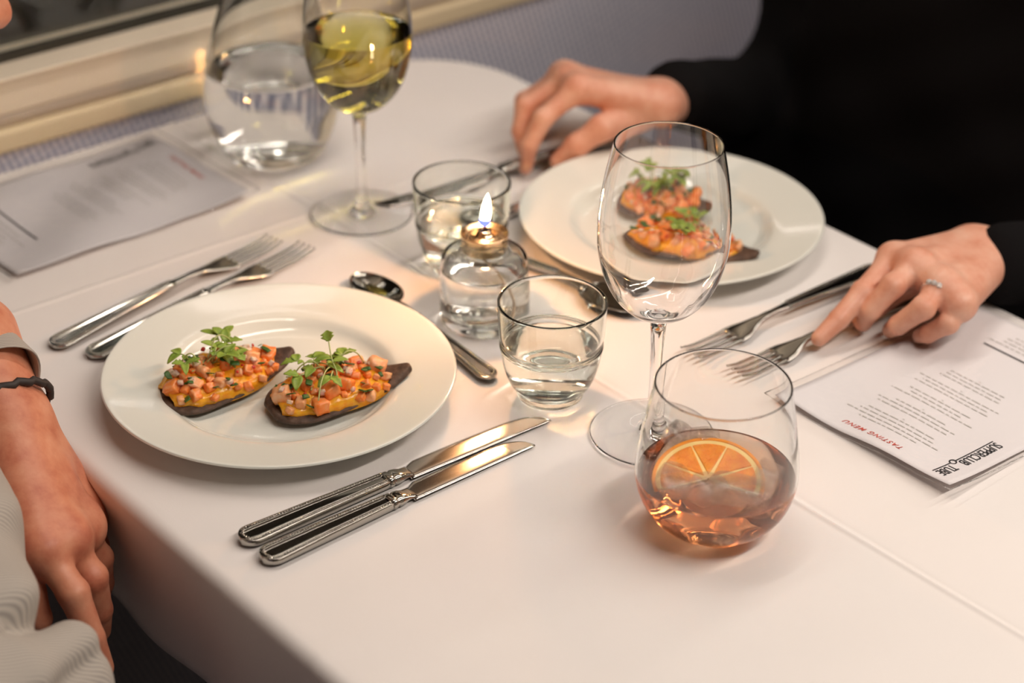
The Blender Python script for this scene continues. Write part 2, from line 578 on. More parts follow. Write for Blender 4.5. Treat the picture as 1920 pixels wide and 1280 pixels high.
MB().box((-1.7, WY + .036, TZ + .070), (1.75, WY + .041, TZ + .765)).build('pane', M['glass'], wo, False)

# ceiling strip lamps: continuous rows of short tubes with dark end caps
for row, (ly, n0) in enumerate(((.14, 'window side'), (-1.05, 'aisle side'))):
    for k in range(3):
        cx = .12 + 1.06 * k
        t = empty('ceiling_lamp', (cx, ly, 2.19), 0)
        side = ('beside the window', 'over the aisle')[row]
        pos = ('above the cutlery side of the table', 'in the middle of its row', 'at the far end of its row')[k]
        tag(t, f'white strip lamp on the ceiling {side}, {pos}', 'ceiling lamp', 'strip lamps along the ceiling')
        bev(MB().box((-.53, -.06, -.012), (.53, .06, .008)).build('housing', M['ceilpaint'], t, False), .004)
        MB().tube([(-.51, 0, -.032), (.51, 0, -.032)], .013, 12).build('tube', emis('lamp_tube', LIGHT_COL, 0.01) if False else M.setdefault('lamp_tube', emis('lamp_tube', LIGHT_COL, 8.0)), t)
        for sx in (-1, 1):
            MB().box((sx * .515 - .012, -.018, -.048), (sx * .515 + .012, .018, -.01)).build('end_cap', M['dark_metal'], t, False)
        ld = bpy.data.lights.new('tube_light', 'AREA'); ld.shape = 'RECTANGLE'; ld.size = 1.0; ld.size_y = .09
        ld.energy = LIGHT_POWER[row] * (1.1, .80, .75)[k]; ld.color = LIGHT_COL
        lo_ = bpy.data.objects.new('tube_light', ld); col.objects.link(lo_); lo_.parent = t; lo_.location = (0, 0, -.05)

# ------------------------------------------------------------------ table and cloth
tx0, tx1, ty0, ty1, rc = -.352, .346, -.80, .575, .115
tb = empty('dining_table', (0, -.1, 0), 0, 'wooden dining table hidden beneath the white tablecloth', 'table')
o = MB()
out = [(tx0 + .008, ty0 + .01 + .1), (tx1 - .008, ty0 + .11), (tx1 - .008, ty1 + .1 - rc)]
for k in range(1, 9):
    a = pi / 2 * k / 8
    out.append((tx1 - .008 - rc + rc * math.cos(a), ty1 + .1 - .008 - rc + rc * math.sin(a)))
out += [(tx0 + .008, ty1 + .1 - .008)]
n = len(out)
o.v = [(x, y, TZ - .035) for x, y in out] + [(x, y, TZ - .006) for x, y in out]
o.f = [tuple(range(n - 1, -1, -1)), tuple(range(n, 2 * n))] + [(k, (k + 1) % n, (k + 1) % n + n, k + n) for k in range(n)]
top = o.build('table_top', M['wood'], tb, False)
for yy in (-.45, .42):
    MB().tube([(0, yy, .03), (0, yy, TZ - .03)], .035, 20).build('leg', M['dark_metal'], tb)
    bev(MB().box((-.25, yy - .04, .0), (.25, yy + .04, .03)).build('foot', M['dark_metal'], tb, False), .006)

rng = random.Random(4)
NX, NY = 150, 280


def squeeze(x, y):
    cx_, cy_ = tx1 - rc, ty1 - rc
    u, v = x - cx_, y - cy_
    if u > 0 and v > 0:
        u, v = u / rc, v / rc
        return cx_ + rc * u * math.sqrt(1 - v * v / 2), cy_ + rc * v * math.sqrt(1 - u * u / 2)
    return x, y


def cloth_z(x, y):
    z = .0006 * (mnoise.noise(Vector((x * 7, y * 7, 3))) + .6 * mnoise.noise(Vector((x * 22, y * 14, 1))))
    def ridge(d, h_, w_): return h_ * math.exp(-(d / w_) ** 2)
    z += ridge(x - .009 - .0015 * math.sin(y * 9), .0015, .0022) + ridge(x - .013, -.0007, .003)
    z += ridge(y - .33 + .01 * x, .0012, .0026)
    z += ridge(y + .17 - .03 * x, .0009, .0024) * (1 if x < 0 else .3)
    z += ridge(y + .60, .0012, .0024)
    return z


def sp(n_, a, b): return [a + (b - a) * k / n_ for k in range(n_ + 1)]


xs = sorted(set([round(v, 5) for v in sp(110, tx0, tx1)] + [round(v, 5) for v in sp(26, -.004, .026)]))
ys = sorted(set([round(v, 5) for v in sp(200, ty0, ty1)] + [round(v, 5) for v in sp(14, .318, .342)]))
nx_, ny_ = len(xs), len(ys)
cv = []; cf = []
for j, y in enumerate(ys):
    for i, x in enumerate(xs):
        X, Y = squeeze(x, y)
        cv.append([X, Y, TZ + cloth_z(X, Y)])
for j in range(ny_ - 1):
    for i in range(nx_ - 1):
        a = j * nx_ + i
        cf.append((a, a + 1, a + nx_ + 1, a + nx_))
loop = [i for i in range(nx_)] + [j * nx_ + nx_ - 1 for j in range(1, ny_)] + [(ny_ - 1) * nx_ + i for i in range(nx_ - 2, -1, -1)] + [j * nx_ for j in range(ny_ - 2, 0, -1)]
L = len(loop)
nrm = []
for k in range(L):
    a = Vector(cv[loop[(k - 1) % L]]).xy; b = Vector(cv[loop[(k + 1) % L]]).xy
    t = (b - a).normalized(); nrm.append(Vector((t.y, -t.x)))
prev = loop; s_acc = [0]
for k in range(1, L): s_acc.append(s_acc[-1] + (Vector(cv[loop[k]]) - Vector(cv[loop[k - 1]])).length)
R_ = .010; rows = []
for q in range(1, 6):
    a = pi / 2 * q / 5; rows.append((R_ * math.sin(a), R_ * (1 - math.cos(a)), 0))
for q in range(1, 12): rows.append((R_, R_ + .0112 * q, q / 11))
for (off, dn, wv_) in rows:
    cur = []
    for k in range(L):
        b = cv[loop[k]]; s_ = s_acc[k]
        far = b[1] > .5
        am = .004 if far else .010
        wave = (math.sin(s_ * 19 + 1.3 * math.sin(s_ * 5)) * .6 + .4 * math.sin(s_ * 41)) * am * wv_
        d = off + wave - .010 * wv_
        cur.append(len(cv)); cv.append([b[0] + nrm[k].x * d, b[1] + nrm[k].y * d, b[2] - dn])
    for k in range(L):
        k2 = (k + 1) % L
        cf.append((prev[k], cur[k], cur[k2], prev[k2]))
    prev = cur
cl = mesh_obj('tablecloth', cv, cf, M['cloth'])
so = cl.modifiers.new('solid', 'SOLIDIFY'); so.thickness = .0012; so.offset = -1
tag(cl, 'white linen tablecloth with pressed creases draped over the dining table', 'tablecloth')

# ------------------------------------------------------------------ plates
def plate(x, y, label):
    prof = [(0, .0045), (.04, .0045), (.072, .0048), (.082, .0075), (.0885, .0125), (.094, .0150), (.110, .0178), (.126, .0208), (.1335, .0222), (.1350, .0215),
            (.1345, .0200), (.126, .0178), (.108, .0148), (.094, .0118), (.086, .0070), (.078, .0022), (.0755, .0), (.0725, .0), (.071, .0018), (.04, .0020), (0, .0020)]
    prof = spline(prof, 4)
    prof = [(max(r, 0), z) for r, z in prof]; prof[0] = (0, .0045); prof[-1] = (0, .002)
    o = MB().lathe(prof, 144).build('dinner_plate', M['porcelain'], loc=(x, y, TZ + .0012))
    return tag(fix_normals(o), label, 'plate', 'white dinner plates')


plate(-.195, .0924, 'white round plate at the near setting beside the two knives')
plate(.2264, .097, 'white round plate of the diner in black, behind the tall empty wine glass')

# ------------------------------------------------------------------ glassware
def shell(name, outer, thick, m, parent, n=96, base_in=None, seg=6):
    """outer: (r, z) from the axis at the bottom to the rim; thick(z) wall thickness; closed solid of glass"""
    o = spline(outer, seg)
    o = [(max(r, 0), z) for r, z in o]; o[0] = (0, outer[0][1])
    zr = o[-1][1]
    inner = []
    zb = base_in
    for (r, z) in reversed(o):
        if z > zb and r > .001 and z < zr - 1e-5:
            inner.append((max(r - thick(z), .0005), z))
    inner.append((inner[-1][0] * .72, zb + .0006)); inner.append((inner[-1][0] * .45, zb)); inner.append((0, zb))
    r_, z_ = o[-1]; t = thick(zr)
    rim = [(r_ - t * .15, z_ + t * .35), (r_ - t * .5, z_ + t * .5), (r_ - t * .85, z_ + t * .35), (r_ - t, z_)]
    ob = MB().lathe(o + rim + inner, n).build(name, m, parent)
    return fix_normals(ob), inner


def fill(name, inner, level, m, parent, n=96, grow=.00012):
    """a liquid filling the inner profile up to the level"""
    pr = [(r + grow, z) for r, z in inner if z < level and r > 0]      # from the top down
    allp = sorted(((z, r) for r, z in inner if r > 0))
    rl = np.interp(level, [a for a, b in allp], [b for a, b in allp]) + grow
    prof = [(0, level - .0004), (rl * .6, level - .0004), (rl - .002, level - .0003), (rl, level)] + pr + [(0, inner[-1][1] - grow)]
    ob = MB().lathe(prof, n).build(name, m, parent)
    return fix_normals(ob)


# tumblers
def tumbler(x, y, label, level=.043):
    t = empty('water_tumbler', (x, y, TZ + .0014), 0, label, 'glass', 'short tumblers of water')
    outer = [(0, .0015), (.016, .0012), (.0225, 0), (.0252, .0012), (.0262, .0045), (.0265, .0085), (.0300, .0115), (.0335, .0180), (.0368, .0290), (.0388, .0400), (.0398, .0452),
             (.0391, .0468), (.0397, .0484), (.0391, .0500), (.0404, .0560), (.0411, .0680), (.0417, .0820)]
    g, inner = shell('glass', outer, lambda z: .0022 if z > .05 else .0022 + (.05 - z) * .03, M['thick'], t, base_in=.0125, seg=5)
    inner2 = [(r, z) for r, z in inner]
    fill('water', inner2, level, M['water'], t)
    return t


tumbler(-.0356, -.0402, 'short glass tumbler of water in front, right of the near plate')
tumbler(.0400, .1620, 'short glass tumbler of water behind the lit oil candle')


# wine glasses
def wine_glass(x, y, label, name='wine_glass'):
    t = empty(name, (x, y, TZ + .0014), 0, label, 'wine glass', None)
    bowl_out = [(.0062, .0980), (.0085, .1000), (.0150, .1035), (.0240, .1090), (.0340, .1200), (.0415, .1350), (.0462, .1540), (.0475, .1690), (.0468, .1880), (.0440, .2090), (.0405, .2270), (.0383, .2374)]
    foot = [(0, .0), (.020, .0004), (.043, .0), (.0462, .0004), (.0465, .0010), (.0450, .0017), (.030, .0026), (.018, .0038), (.0105, .0058), (.0072, .0090), (.0075, .0115), (.0052, .0150),
            (.0044, .0260), (.0042, .0450), (.0046, .0680), (.0055, .0880)]
    o = spline(foot, 5) + spline(bowl_out, 8)
    o = [(max(r, 0), z) for r, z in o]; o[0] = (0, 0)
    def th(z): return .00115 + max(0, .150 - z) ** 1.0 * .045 + max(0, .115 - z) * .10
    inner = []
    for (r, z) in reversed(o):
        if .1085 < z < .2372: inner.append((r - th(z), z))
    inner += [(inner[-1][0] * .8, .1068), (inner[-1][0] * .5, .1055), (.003, .1050), (0, .1049)]
    r_, z_ = o[-1]; tt = th(z_)
    rim = [(r_ - tt * .1, z_ + .0004), (r_ - tt * .5, z_ + .0006), (r_ - tt * .9, z_ + .0004), (r_ - tt, z_)]
    g = fix_normals(MB().lathe(o + rim + inner, 128).build('glass', M['crystal'], t))
    return t, inner


wg, _ = wine_glass(-.0122, -.1295, 'tall empty wine glass standing between the tumbler and the orange cocktail')
wg['group'] = 'stemmed wine glasses'
ww, inn = wine_glass(.0352, .2994, 'tall wine glass half filled with pale white wine beside the carafe')
ww['group'] = 'stemmed wine glasses'
fill('white_wine', inn, .1760, M['wine'], ww, 128)

# carafe
cf_ = empty('water_carafe', (.0484, .4585, TZ + .0014), 0, 'round-bellied clear glass carafe of water near the window', 'carafe')
outer = [(0, .003), (.030, .002), (.042, .0), (.0475, .003), (.0530, .014), (.0600, .032), (.0640, .052), (.0635, .072), (.0590, .098), (.0520, .124), (.0445, .148), (.0395, .172), (.0375, .195), (.0380, .215), (.0410, .232)]
g, inn = shell('glass', outer, lambda z: .0028 + max(0, .02 - z) * .1, M['glass'], cf_, base_in=.0095)
fill('water', inn, .088, M['water'], cf_)

# cocktail glass with drink
ck = empty('cocktail_glass', (-.0594, -.24, TZ + .0014), 0, 'round stemless glass holding a pink-orange cocktail', 'glass')
outer = [(0, .0014), (.015, .0010), (.0215, .0), (.0250, .0010), (.0350, .0055), (.0440, .0130), (.0515, .0245), (.0555, .0380), (.0562, .0500), (.0548, .0650), (.0525, .0800), (.0498, .0960), (.0476, .1080), (.0464, .1151)]
g, inn = shell('glass', outer, lambda z: .0014 + max(0, .03 - z) * .05, M['glass'], ck, base_in=.0085)
LV = .0440
fill('drink', inn, LV, M['cocktail'], ck)


def blob(name, size, m, seed, rnd=.35, jitter=.14, parent=None):
    """an irregular rounded chunk"""
    bm = bmesh.new(); bmesh.ops.create_cube(bm, size=1)
    bmesh.ops.subdivide_edges(bm, edges=bm.edges[:], cuts=3, use_grid_fill=True)
    rg = random.Random(seed); off = Vector((rg.uniform(0, 50), rg.uniform(0, 50), rg.uniform(0, 50)))
    for v in bm.verts:
        c = v.co.copy(); s = c.normalized() * .62
        c = c.lerp(s, rnd)
        c += mnoise.noise_vector(c * 1.6 + off) * jitter
        v.co = Vector((c.x * size[0], c.y * size[1], c.z * size[2]))
    me = bpy.data.meshes.new(name); bm.to_mesh(me); bm.free()
    me.polygons.foreach_set('use_smooth', [True] * len(me.polygons))
    me.materials.append(m)
    o = bpy.data.objects.new(name, me); col.objects.link(o)
    if parent: o.parent = parent
    return o


def ice(px_, py_, dz, size, rot, seed, label):
    p = at(px_, py_, LV + .0014 + dz)
    o = blob('ice_cube', tuple(q * 1.15 for q in size), M['ice'], seed, .35, .16); sub(o, 1)
    o.location = p + Vector((0, 0, .0080)); o.rotation_euler = rot
    tag(o, label, 'ice cube', 'ice cubes in the cocktail')


ice(1268, 832, -.002, (.017, .015, .013), (.3, .2, .4), 1, 'small rounded ice cube behind the orange slice, farther left in the cocktail')
ice(1318, 836, -.002, (.020, .014, .012), (.1, .4, 1.2), 2, 'pale ice cube just behind the top of the orange slice')
ice(1264, 920, -.003, (.025, .018, .016), (.2, .1, .9), 3, 'oval ice cube in front of the left end of the orange slice')
ice(1322, 935, -.003, (.022, .019, .018), (.2, .3, .2), 4, 'clear ice cube at the middle front of the cocktail')
ice(1385, 938, -.004, (.034, .018, .017), (.1, .2, -.75), 5, 'largest long ice cube floating right of the middle in the cocktail')
ice(1438, 908, -.003, (.020, .016, .014), (.4, .2, .5), 6, 'ice cube at the right end of the orange slice')

# orange slice: half wheel floating, tilted
sl = empty('orange_slice', at(1328, 902, LV + .0005), 0, 'half-wheel orange slice floating among ice in the cocktail', 'orange slice')
RO = .0385


def sector(r0, r1, z0, z1, a0, a1, n=40, puff=0):
    m = MB(); v = []; f = []
    for k in range(n + 1):
        a = a0 + (a1 - a0) * k / n
        for (r, z) in ((r0, z0), (r1, z0), (r1, z1), (r0, z1)):
            v.append((r * math.cos(a), r * math.sin(a), z))
    for k in range(n):
        b = k * 4
        for q in range(4): f.append((b + q, b + (q + 1) % 4, b + 4 + (q + 1) % 4, b + 4 + q))
    f.append((3, 2, 1, 0)); f.append((n * 4, n * 4 + 1, n * 4 + 2, n * 4 + 3))
    return m.add(v, f)


A0, A1 = -.35, pi + .35
fix_normals(bev(sector(RO - .0028, RO, -.003, .003, A0, A1).build('zest', M['zest'], sl), .0006))
fix_normals(sector(.001, RO - .0026, -.0026, .0026, A0, A1).build('pith', M['pith'], sl, False))
for k in range(5):
    a0 = A0 + (A1 - A0) * k / 5 + .008; a1 = A0 + (A1 - A0) * (k + 1) / 5 - .008
    m_ = MB(); v = []; f = []
    c = (a0 + a1) / 2
    pts = [(.0035 * math.cos(c), .0035 * math.sin(c))]
    rr_ = RO - .0058
    for q in range(9):
        a = a0 + (a1 - a0) * q / 8
        pts.append((rr_ * math.cos(a), rr_ * math.sin(a)))
    m = len(pts)
    v = [(x, y, -.0031) for x, y in pts] + [(x, y, .0031) for x, y in pts]
    f = [tuple(range(m - 1, -1, -1)), tuple(range(m, 2 * m))] + [(q, (q + 1) % m, (q + 1) % m + m, q + m) for q in range(m)]
    bev(m_.add(v, f).build('segment', M['orange_flesh'], sl, False), .0008, 2)
sl.rotation_euler = (math.radians(14), math.radians(-2), math.radians(-46))

# ------------------------------------------------------------------ oil candle
cn = empty('oil_candle', (-.0008, .0824, TZ + .0014), 0, 'squat clear glass oil candle with a brass cap and lit flame', 'candle')
body = [(0, .0010), (.030, .0), (.0345, .0014), (.0360, .006), (.0362, .020), (.0360, .048), (.0352, .0565), (.0320, .0610), (.0250, .0632), (.0200, .0640), (.0180, .0655), (.0178, .070)]
g, inn = shell('glass_body', body, lambda z: .0016, M['glass'], cn, base_in=.0085, seg=5)
oil = [(r - .0008, z) for r, z in inn]
fill('lamp_oil', inn, .0500, M['water'], cn)
cap = [(.0160, .0655), (.0188, .0655), (.0190, .0775), (.0196, .0790), (.0192, .0800), (.0180, .0796), (.0172, .0770), (.0150, .0760), (.0110, .0765), (.0075, .0780), (.0062, .0810), (.0055, .0822), (.0022, .0826), (.0022, .078), (0, .078)]
fix_normals(MB().lathe(cap, 64).build('brass_cap', M['brass'], cn))
MB().tube([(0, 0, .078), (.0002, 0, .0855), (-.0004, .0003, .0875)], [.0016, .0015, .0010], 10).build('wick_tip', M['charred'], cn)
wk = spline([(0, 0, .078), (.001, .002, .060), (.006, -.006, .040), (.010, -.013, .022), (.004, -.017, .012), (-.012, -.017, .0105), (-.022, -.008, .0105)], 6)
MB().tube(wk, .0013, 8).build('wick', M['wick'], cn)
fl = spline([(0, .0872), (.0030, .0890), (.0042, .0940), (.0040, .1000), (.0030, .1065), (.0014, .1120), (0, .1150)], 5)
flo = MB().lathe([(max(r, 0), z) for r, z in fl], 24)
flo.v = [(x + .0018 * ((z - .087) / .028) ** 1, y - .0016 * ((z - .087) / .028), z) for x, y, z in flo.v]
flo.build('flame', M['flame'], cn)
fb = MB().lathe([(.0016, .0862), (.0036, .0868), (.0045, .0885), (.0046, .0910), (.0041, .0925), (.0037, .0905), (.0030, .0885)], 24)
fb.build('flame_base', M['flameblue'], cn)
pl = bpy.data.lights.new('flame_light', 'POINT'); pl.energy = .85; pl.color = (1, .48, .20); pl.shadow_soft_size = .006
plo = bpy.data.objects.new('flame_light', pl); col.objects.link(plo); plo.parent = cn; plo.location = (.001, -.001, .122)

# ------------------------------------------------------------------ cutlery
def slab(stations, nx=12, prof=None, ex=4):
    """stations: (x, yc, halfwidth, zc, thickness); rounded lozenge sections; prof(u) optional top relief"""
    v = []; f = []; ring = 2 * (nx + 1)
    for (x, yc, hw, zc, th) in stations:
        for k in range(nx + 1):
            u = -1 + 2 * k / nx
            e = (1 - abs(u) ** ex) ** .5
            rel = prof(u, x) if prof else 0
            v.append((x, yc + hw * u, zc + th * (.5 * e + .02) + rel))
        for k in range(nx, -1, -1):
            u = -1 + 2 * k / nx
            e = (1 - abs(u) ** ex) ** .5
            v.append((x, yc + hw * u, zc - th * (.5 * e + .02)))
    n = len(stations)
    for i in range(n - 1):
        for k in range(ring):
            a = i * ring + k; b = i * ring + (k + 1) % ring
            f.append((a, a + ring, b + ring, b))
    f.append(tuple(range(ring))); f.append(tuple((n - 1) * ring + k for k in range(ring - 1, -1, -1)))
    return v, f


def handle_mesh(L, w0, w1, th, zfun=None, taper=.0):
    """pattern handle from x=0 (rounded butt) to x=L, raised border with beading"""
    zf = zfun or (lambda x: 0)
    def hw(x):
        w_ = w0 + (w1 - w0) * (x / L) ** .9
        if x < w0: w_ *= math.sqrt(max(1 - ((w0 - x) / w0) ** 2, .0))
        return max(w_, .0006)
    st = []
    xs_ = [w0 * (1 - math.cos(pi / 2 * k / 8)) + .0002 for k in range(8)] + [w0 + (L - w0) * k / 30 for k in range(31)]
    def prof(u, x):
        a = abs(u)
        r = 0
        if a > .82: r = .0006
        elif a > .60: r = -.0002
        elif a > .46: r = .0005
        else: r = -.0007
        if x < w0 * .9: r = .0004 if x < w0 * .45 else r
        return r
    for x in xs_: st.append((x, 0, hw(x), zf(x), th * (.75 + .25 * min(1, x / L * 2)) if taper == 0 else th * (1 - taper * x / L)))
    m = MB(); v, f = slab(st, 30, prof, 9); m.add(v, f)
    # beading: rows of small pearls following the border
    path = []
    x = L - .004
    while x > w0 * .9:
        path.append((x, 1)); x -= .0022
    for k in range(13):
        a = pi / 2 - pi * k / 12
        path.append((w0 - w0 * .70 * math.cos(a), 2, math.sin(a)))
    x = w0 * .9
    while x < L - .004:
        path.append((x, -1)); x += .0022
    for p in path:
        if p[1] == 2:
            xx = p[0]; yy = w0 * .70 * p[2]
        else:
            xx = p[0]; yy = p[1] * hw(xx) * .70
        m.ball((xx, yy, zf(xx) + th * .48 * (.9)), .00100, 1)
    return m


def knife(name, p0, p1, label, Lh=.122, z=.0048, tilt=0.0, z1=None):
    d = Vector((p1[0] - p0[0], p1[1] - p0[1])); L = d.length
    t = empty(name, (p0[0], p0[1], TZ + z), math.atan2(d.y, d.x), label, 'knife', 'table knives')
    if tilt: t.rotation_euler = (0, tilt, t.rotation_euler.z)
    Lh = Lh * L / .27
    handle_mesh(Lh, .0115, .0070, .0066).build('handle', M['steel'], t)
    b = MB()
    st = [(Lh - .001, 0, .0066, 0, .0074), (Lh + .001, 0, .0076, 0, .0082), (Lh + .003, 0, .0076, 0, .0082), (Lh + .0042, 0, .0064, 0, .0066), (Lh + .006, 0, .0072, 0, .0078), (Lh + .010, 0, .0070, 0, .0070),
          (Lh + .014, .0002, .0060, -.0003, .0050), (Lh + .019, .0008, .0066, -.0008, .0030), (Lh + .021, .001, .007, -.001, .0022)]
    v, f = slab(st, 12); b.add(v, f)
    b.build('bolster', M['steel'], t)
    bl = []
    B0 = Lh + .018; LB = L - B0
    for k in range(41):
        s = k / 40; x = B0 + LB * s
        lo_y = -.0072 + .0012 * s                         # spine, nearly straight
        hi_y = .0045 + .0075 * min(1, s / .10) ** .7 + .0012 * math.sin(s * pi)
        if s > .68:
            q = (s - .68) / .32; hi_y = hi_y + (lo_y + .0018 - hi_y) * (1 - math.sqrt(1 - q ** 3) if q < 1 else 1)
            hi_y = max(hi_y, lo_y + .0008)
        bl.append((x, (lo_y + hi_y) / 2, (hi_y - lo_y) / 2, -.0022 - .0004 * s, .0022 * (1 - .5 * s)))
    v, f = slab(bl, 10); MB().add(v, f).build('blade', M['blade'], t)
    return t


knife('dinner_knife', (-.3285, -.0530), (-.0600, -.0640), 'longer silver knife lying next to the rim of the near plate')
knife('starter_knife', (-.3290, -.0800), (-.0918, -.0822), 'shorter silver knife lying on the outer side at the near setting')


def fork(name, tip, butt, label, z=.003):
    """local x runs from butt to tip"""
    d = Vector((tip[0] - butt[0], tip[1] - butt[1])); L = d.length
    t = empty(name, (butt[0], butt[1], TZ + z), math.atan2(d.y, d.x), label, 'fork', 'silver forks')
    zp = spline([(0, .0020), (.08, .0055), (.13, .0072), (.155, .0066), (.175, .0036), (.19, .0022), (.21, .0018), (.228, .0026), (.24, .0050)], 6)
    k_ = L / .24
    zx = [p[0] * k_ for p in zp]; zz = [p[1] for p in zp]
    zf = lambda x: float(np.interp(x, zx, zz))
    handle_mesh(.125 * k_, .0122, .0050, .0034, zf).build('handle', M['steel'], t)
    st = []
    for k in range(25):
        s = k / 24; x = (.123 + (.190 - .123) * s) * k_
        hw = float(np.interp(s, [0, .25, .5, .7, .85, 1], [.0046, .0034, .0042, .0085, .0118, .0125]))
        st.append((x, 0, hw, zf(x), float(np.interp(s, [0, .4, 1], [.0034, .0034, .0020]))))
    v, f = slab(st, 10); MB().add(v, f).build('neck', M['steel'], t)
    for q in (-1.5, -.5, .5, 1.5):
        st = []
        for k in range(15):
            s = k / 14; x = (.187 + (.24 - .187) * s) * k_
            st.append((x, q * .0066 * (1 - .04 * s), .0013 * (1 - .35 * s), zf(x), .0024 * (1 - .3 * s)))
        v, f = slab(st, 6); MB().add(v, f).build('tine', M['steel'], t)
    return t


fork('dinner_fork', (-.0600, .2990), (-.3000, .2600), 'silver fork farther from the near plate, its whole handle in view', .0022)
fork('starter_fork', (-.0450, .2710), (-.2850, .2280), 'silver fork half hidden beneath the rim of the near plate', .0022)


def spoon(name, butt, tip, label, z=.0032):
    d = Vector((tip[0] - butt[0], tip[1] - butt[1])); L = d.length
    t = empty(name, (butt[0], butt[1], TZ + z), math.atan2(d.y, d.x), label, 'spoon', 'dessert spoons')
    k_ = L / .185
    zp = [(0, .0016), (.06, .004), (.10, .0075), (.12, .0070), (.14, .0030), (.16, .0015), (.185, .0050)]
    zf = lambda x: float(np.interp(x / k_, [a for a, b in zp], [b for a, b in zp]))
    handle_mesh(.10 * k_, .0095, .0036, .0030, zf).build('handle', M['steel'], t)
    st = [(k_ * (.098 + .036 * s / 8), 0, .0036 + .0016 * (s / 8) ** 2, zf(k_ * (.098 + .036 * s / 8)), .0030) for s in range(9)]
    m = MB(); v, f = slab(st, 8); m.add(v, f); m.build('neck', M['steel'], t)
    # bowl: shallow egg-shaped dish
    bx = .157 * k_; a = .029 * k_; b = .0185; v = []; f = []; nr, na = 9, 40
    for side in (0, 1):
        for i in range(nr):
            r = i / (nr - 1)
            for k in range(na):
                th = 2 * pi * k / na; c, s_ = math.cos(th), math.sin(th)
                yy = b * s_ * (1 - .12 * c) * r; xx = bx + a * c * r
                v.append((xx, yy, .0062 - .0068 * (1 - r ** 2.2) - (.0009 if side else 0)))
    for side in (0, 1):
        o_ = side * nr * na
        for i in range(nr - 1):
            for k in range(na):
                A = o_ + i * na + k; B = o_ + i * na + (k + 1) % na
                q = (A, B, B + na, A + na); f.append(q if side else q[::-1])
    for k in range(na):
        A = (nr - 1) * na + k; B = (nr - 1) * na + (k + 1) % na
        f.append((A, B, B + nr * na, A + nr * na))
    ob = MB().add(v, f).build('bowl', M['steel'], t)
    return t


spoon('dessert_spoon', (-.0580, .0020), (-.0450, .1990), 'silver spoon peeking out behind the right rim of the near plate')
spoon('dessert_spoon', (.0720, .2000), (.1020, .0020), 'silver spoon lying between the front tumbler and the far plate')

# knives and forks of the far setting
knife('starter_knife', (.310, .2160), (.0800, .2220), 'silver knife lying half under the far side of the plate behind the wine glass')
hk = knife('dinner_knife', (.318, .2660), (.0500, .2990), 'silver knife held in the right hand of the diner in black', z=.0070)
_t = at(1292, 668, 0.004); _h = at(1560, 546, .004)
dv = (_h.xy - _t.xy).normalized(); fb_ = _t.xy + dv * .235
fork('dinner_fork', (_t.x, _t.y), (fb_.x, fb_.y), 'silver fork between the far plate and the index finger with its handle showing')
_t = at(1378, 702, 0.004); _h = at(1560, 625, .004)
dv = (_h.xy - _t.xy).normalized(); fb_ = _t.xy + dv * .22
fork('starter_fork', (_t.x, _t.y), (fb_.x, fb_.y), 'silver fork pinned under the fingertip of the hand with the ring')

# ------------------------------------------------------------------ menus
def curl_sheet(wd, ht, zf, nx=30, ny=40, inset=0):
    v = []; f = []
    for j in range(ny + 1):
        for i in range(nx + 1):
            x = -wd / 2 + wd * i / nx; y = -ht / 2 + ht * j / ny
            v.append((x, y, zf(x, y)))
    for j in range(ny):
        for i in range(nx):
            a = j * (nx + 1) + i; f.append((a, a + 1, a + nx + 2, a + nx + 1))
    return v, f


def text_mesh(s, size, m, parent, name, x, y, rot, zf, align='LEFT', ext=.00005, sx=1.0, shear=0, bold=0, spacing=1):
    cu = bpy.data.curves.new(name, 'FONT'); cu.body = s; cu.size = size; cu.align_x = align
    cu.shear = shear; cu.offset = bold; cu.space_character = spacing
    tmp = bpy.data.objects.new(name, cu); col.objects.link(tmp)
    dg = bpy.context.evaluated_depsgraph_get(); dg.update()
    me = bpy.data.meshes.new_from_object(tmp.evaluated_get(dg))
    bpy.data.objects.remove(tmp)
    me.name = name
    bm = bmesh.new(); bm.from_mesh(me)
    c, s_ = math.cos(rot), math.sin(rot)
    for v in bm.verts:
        X = v.co.x * sx; Y = v.co.y
        gx = x + X * c - Y * s_; gy = y + X * s_ + Y * c
        v.co = Vector((gx, gy, zf(gx, gy) + .00035))
    bm.to_mesh(me); bm.free()
    me.materials.clear(); me.materials.append(m)
    o = bpy.data.objects.new(name, me); col.objects.link(o); o.parent = parent
    return o


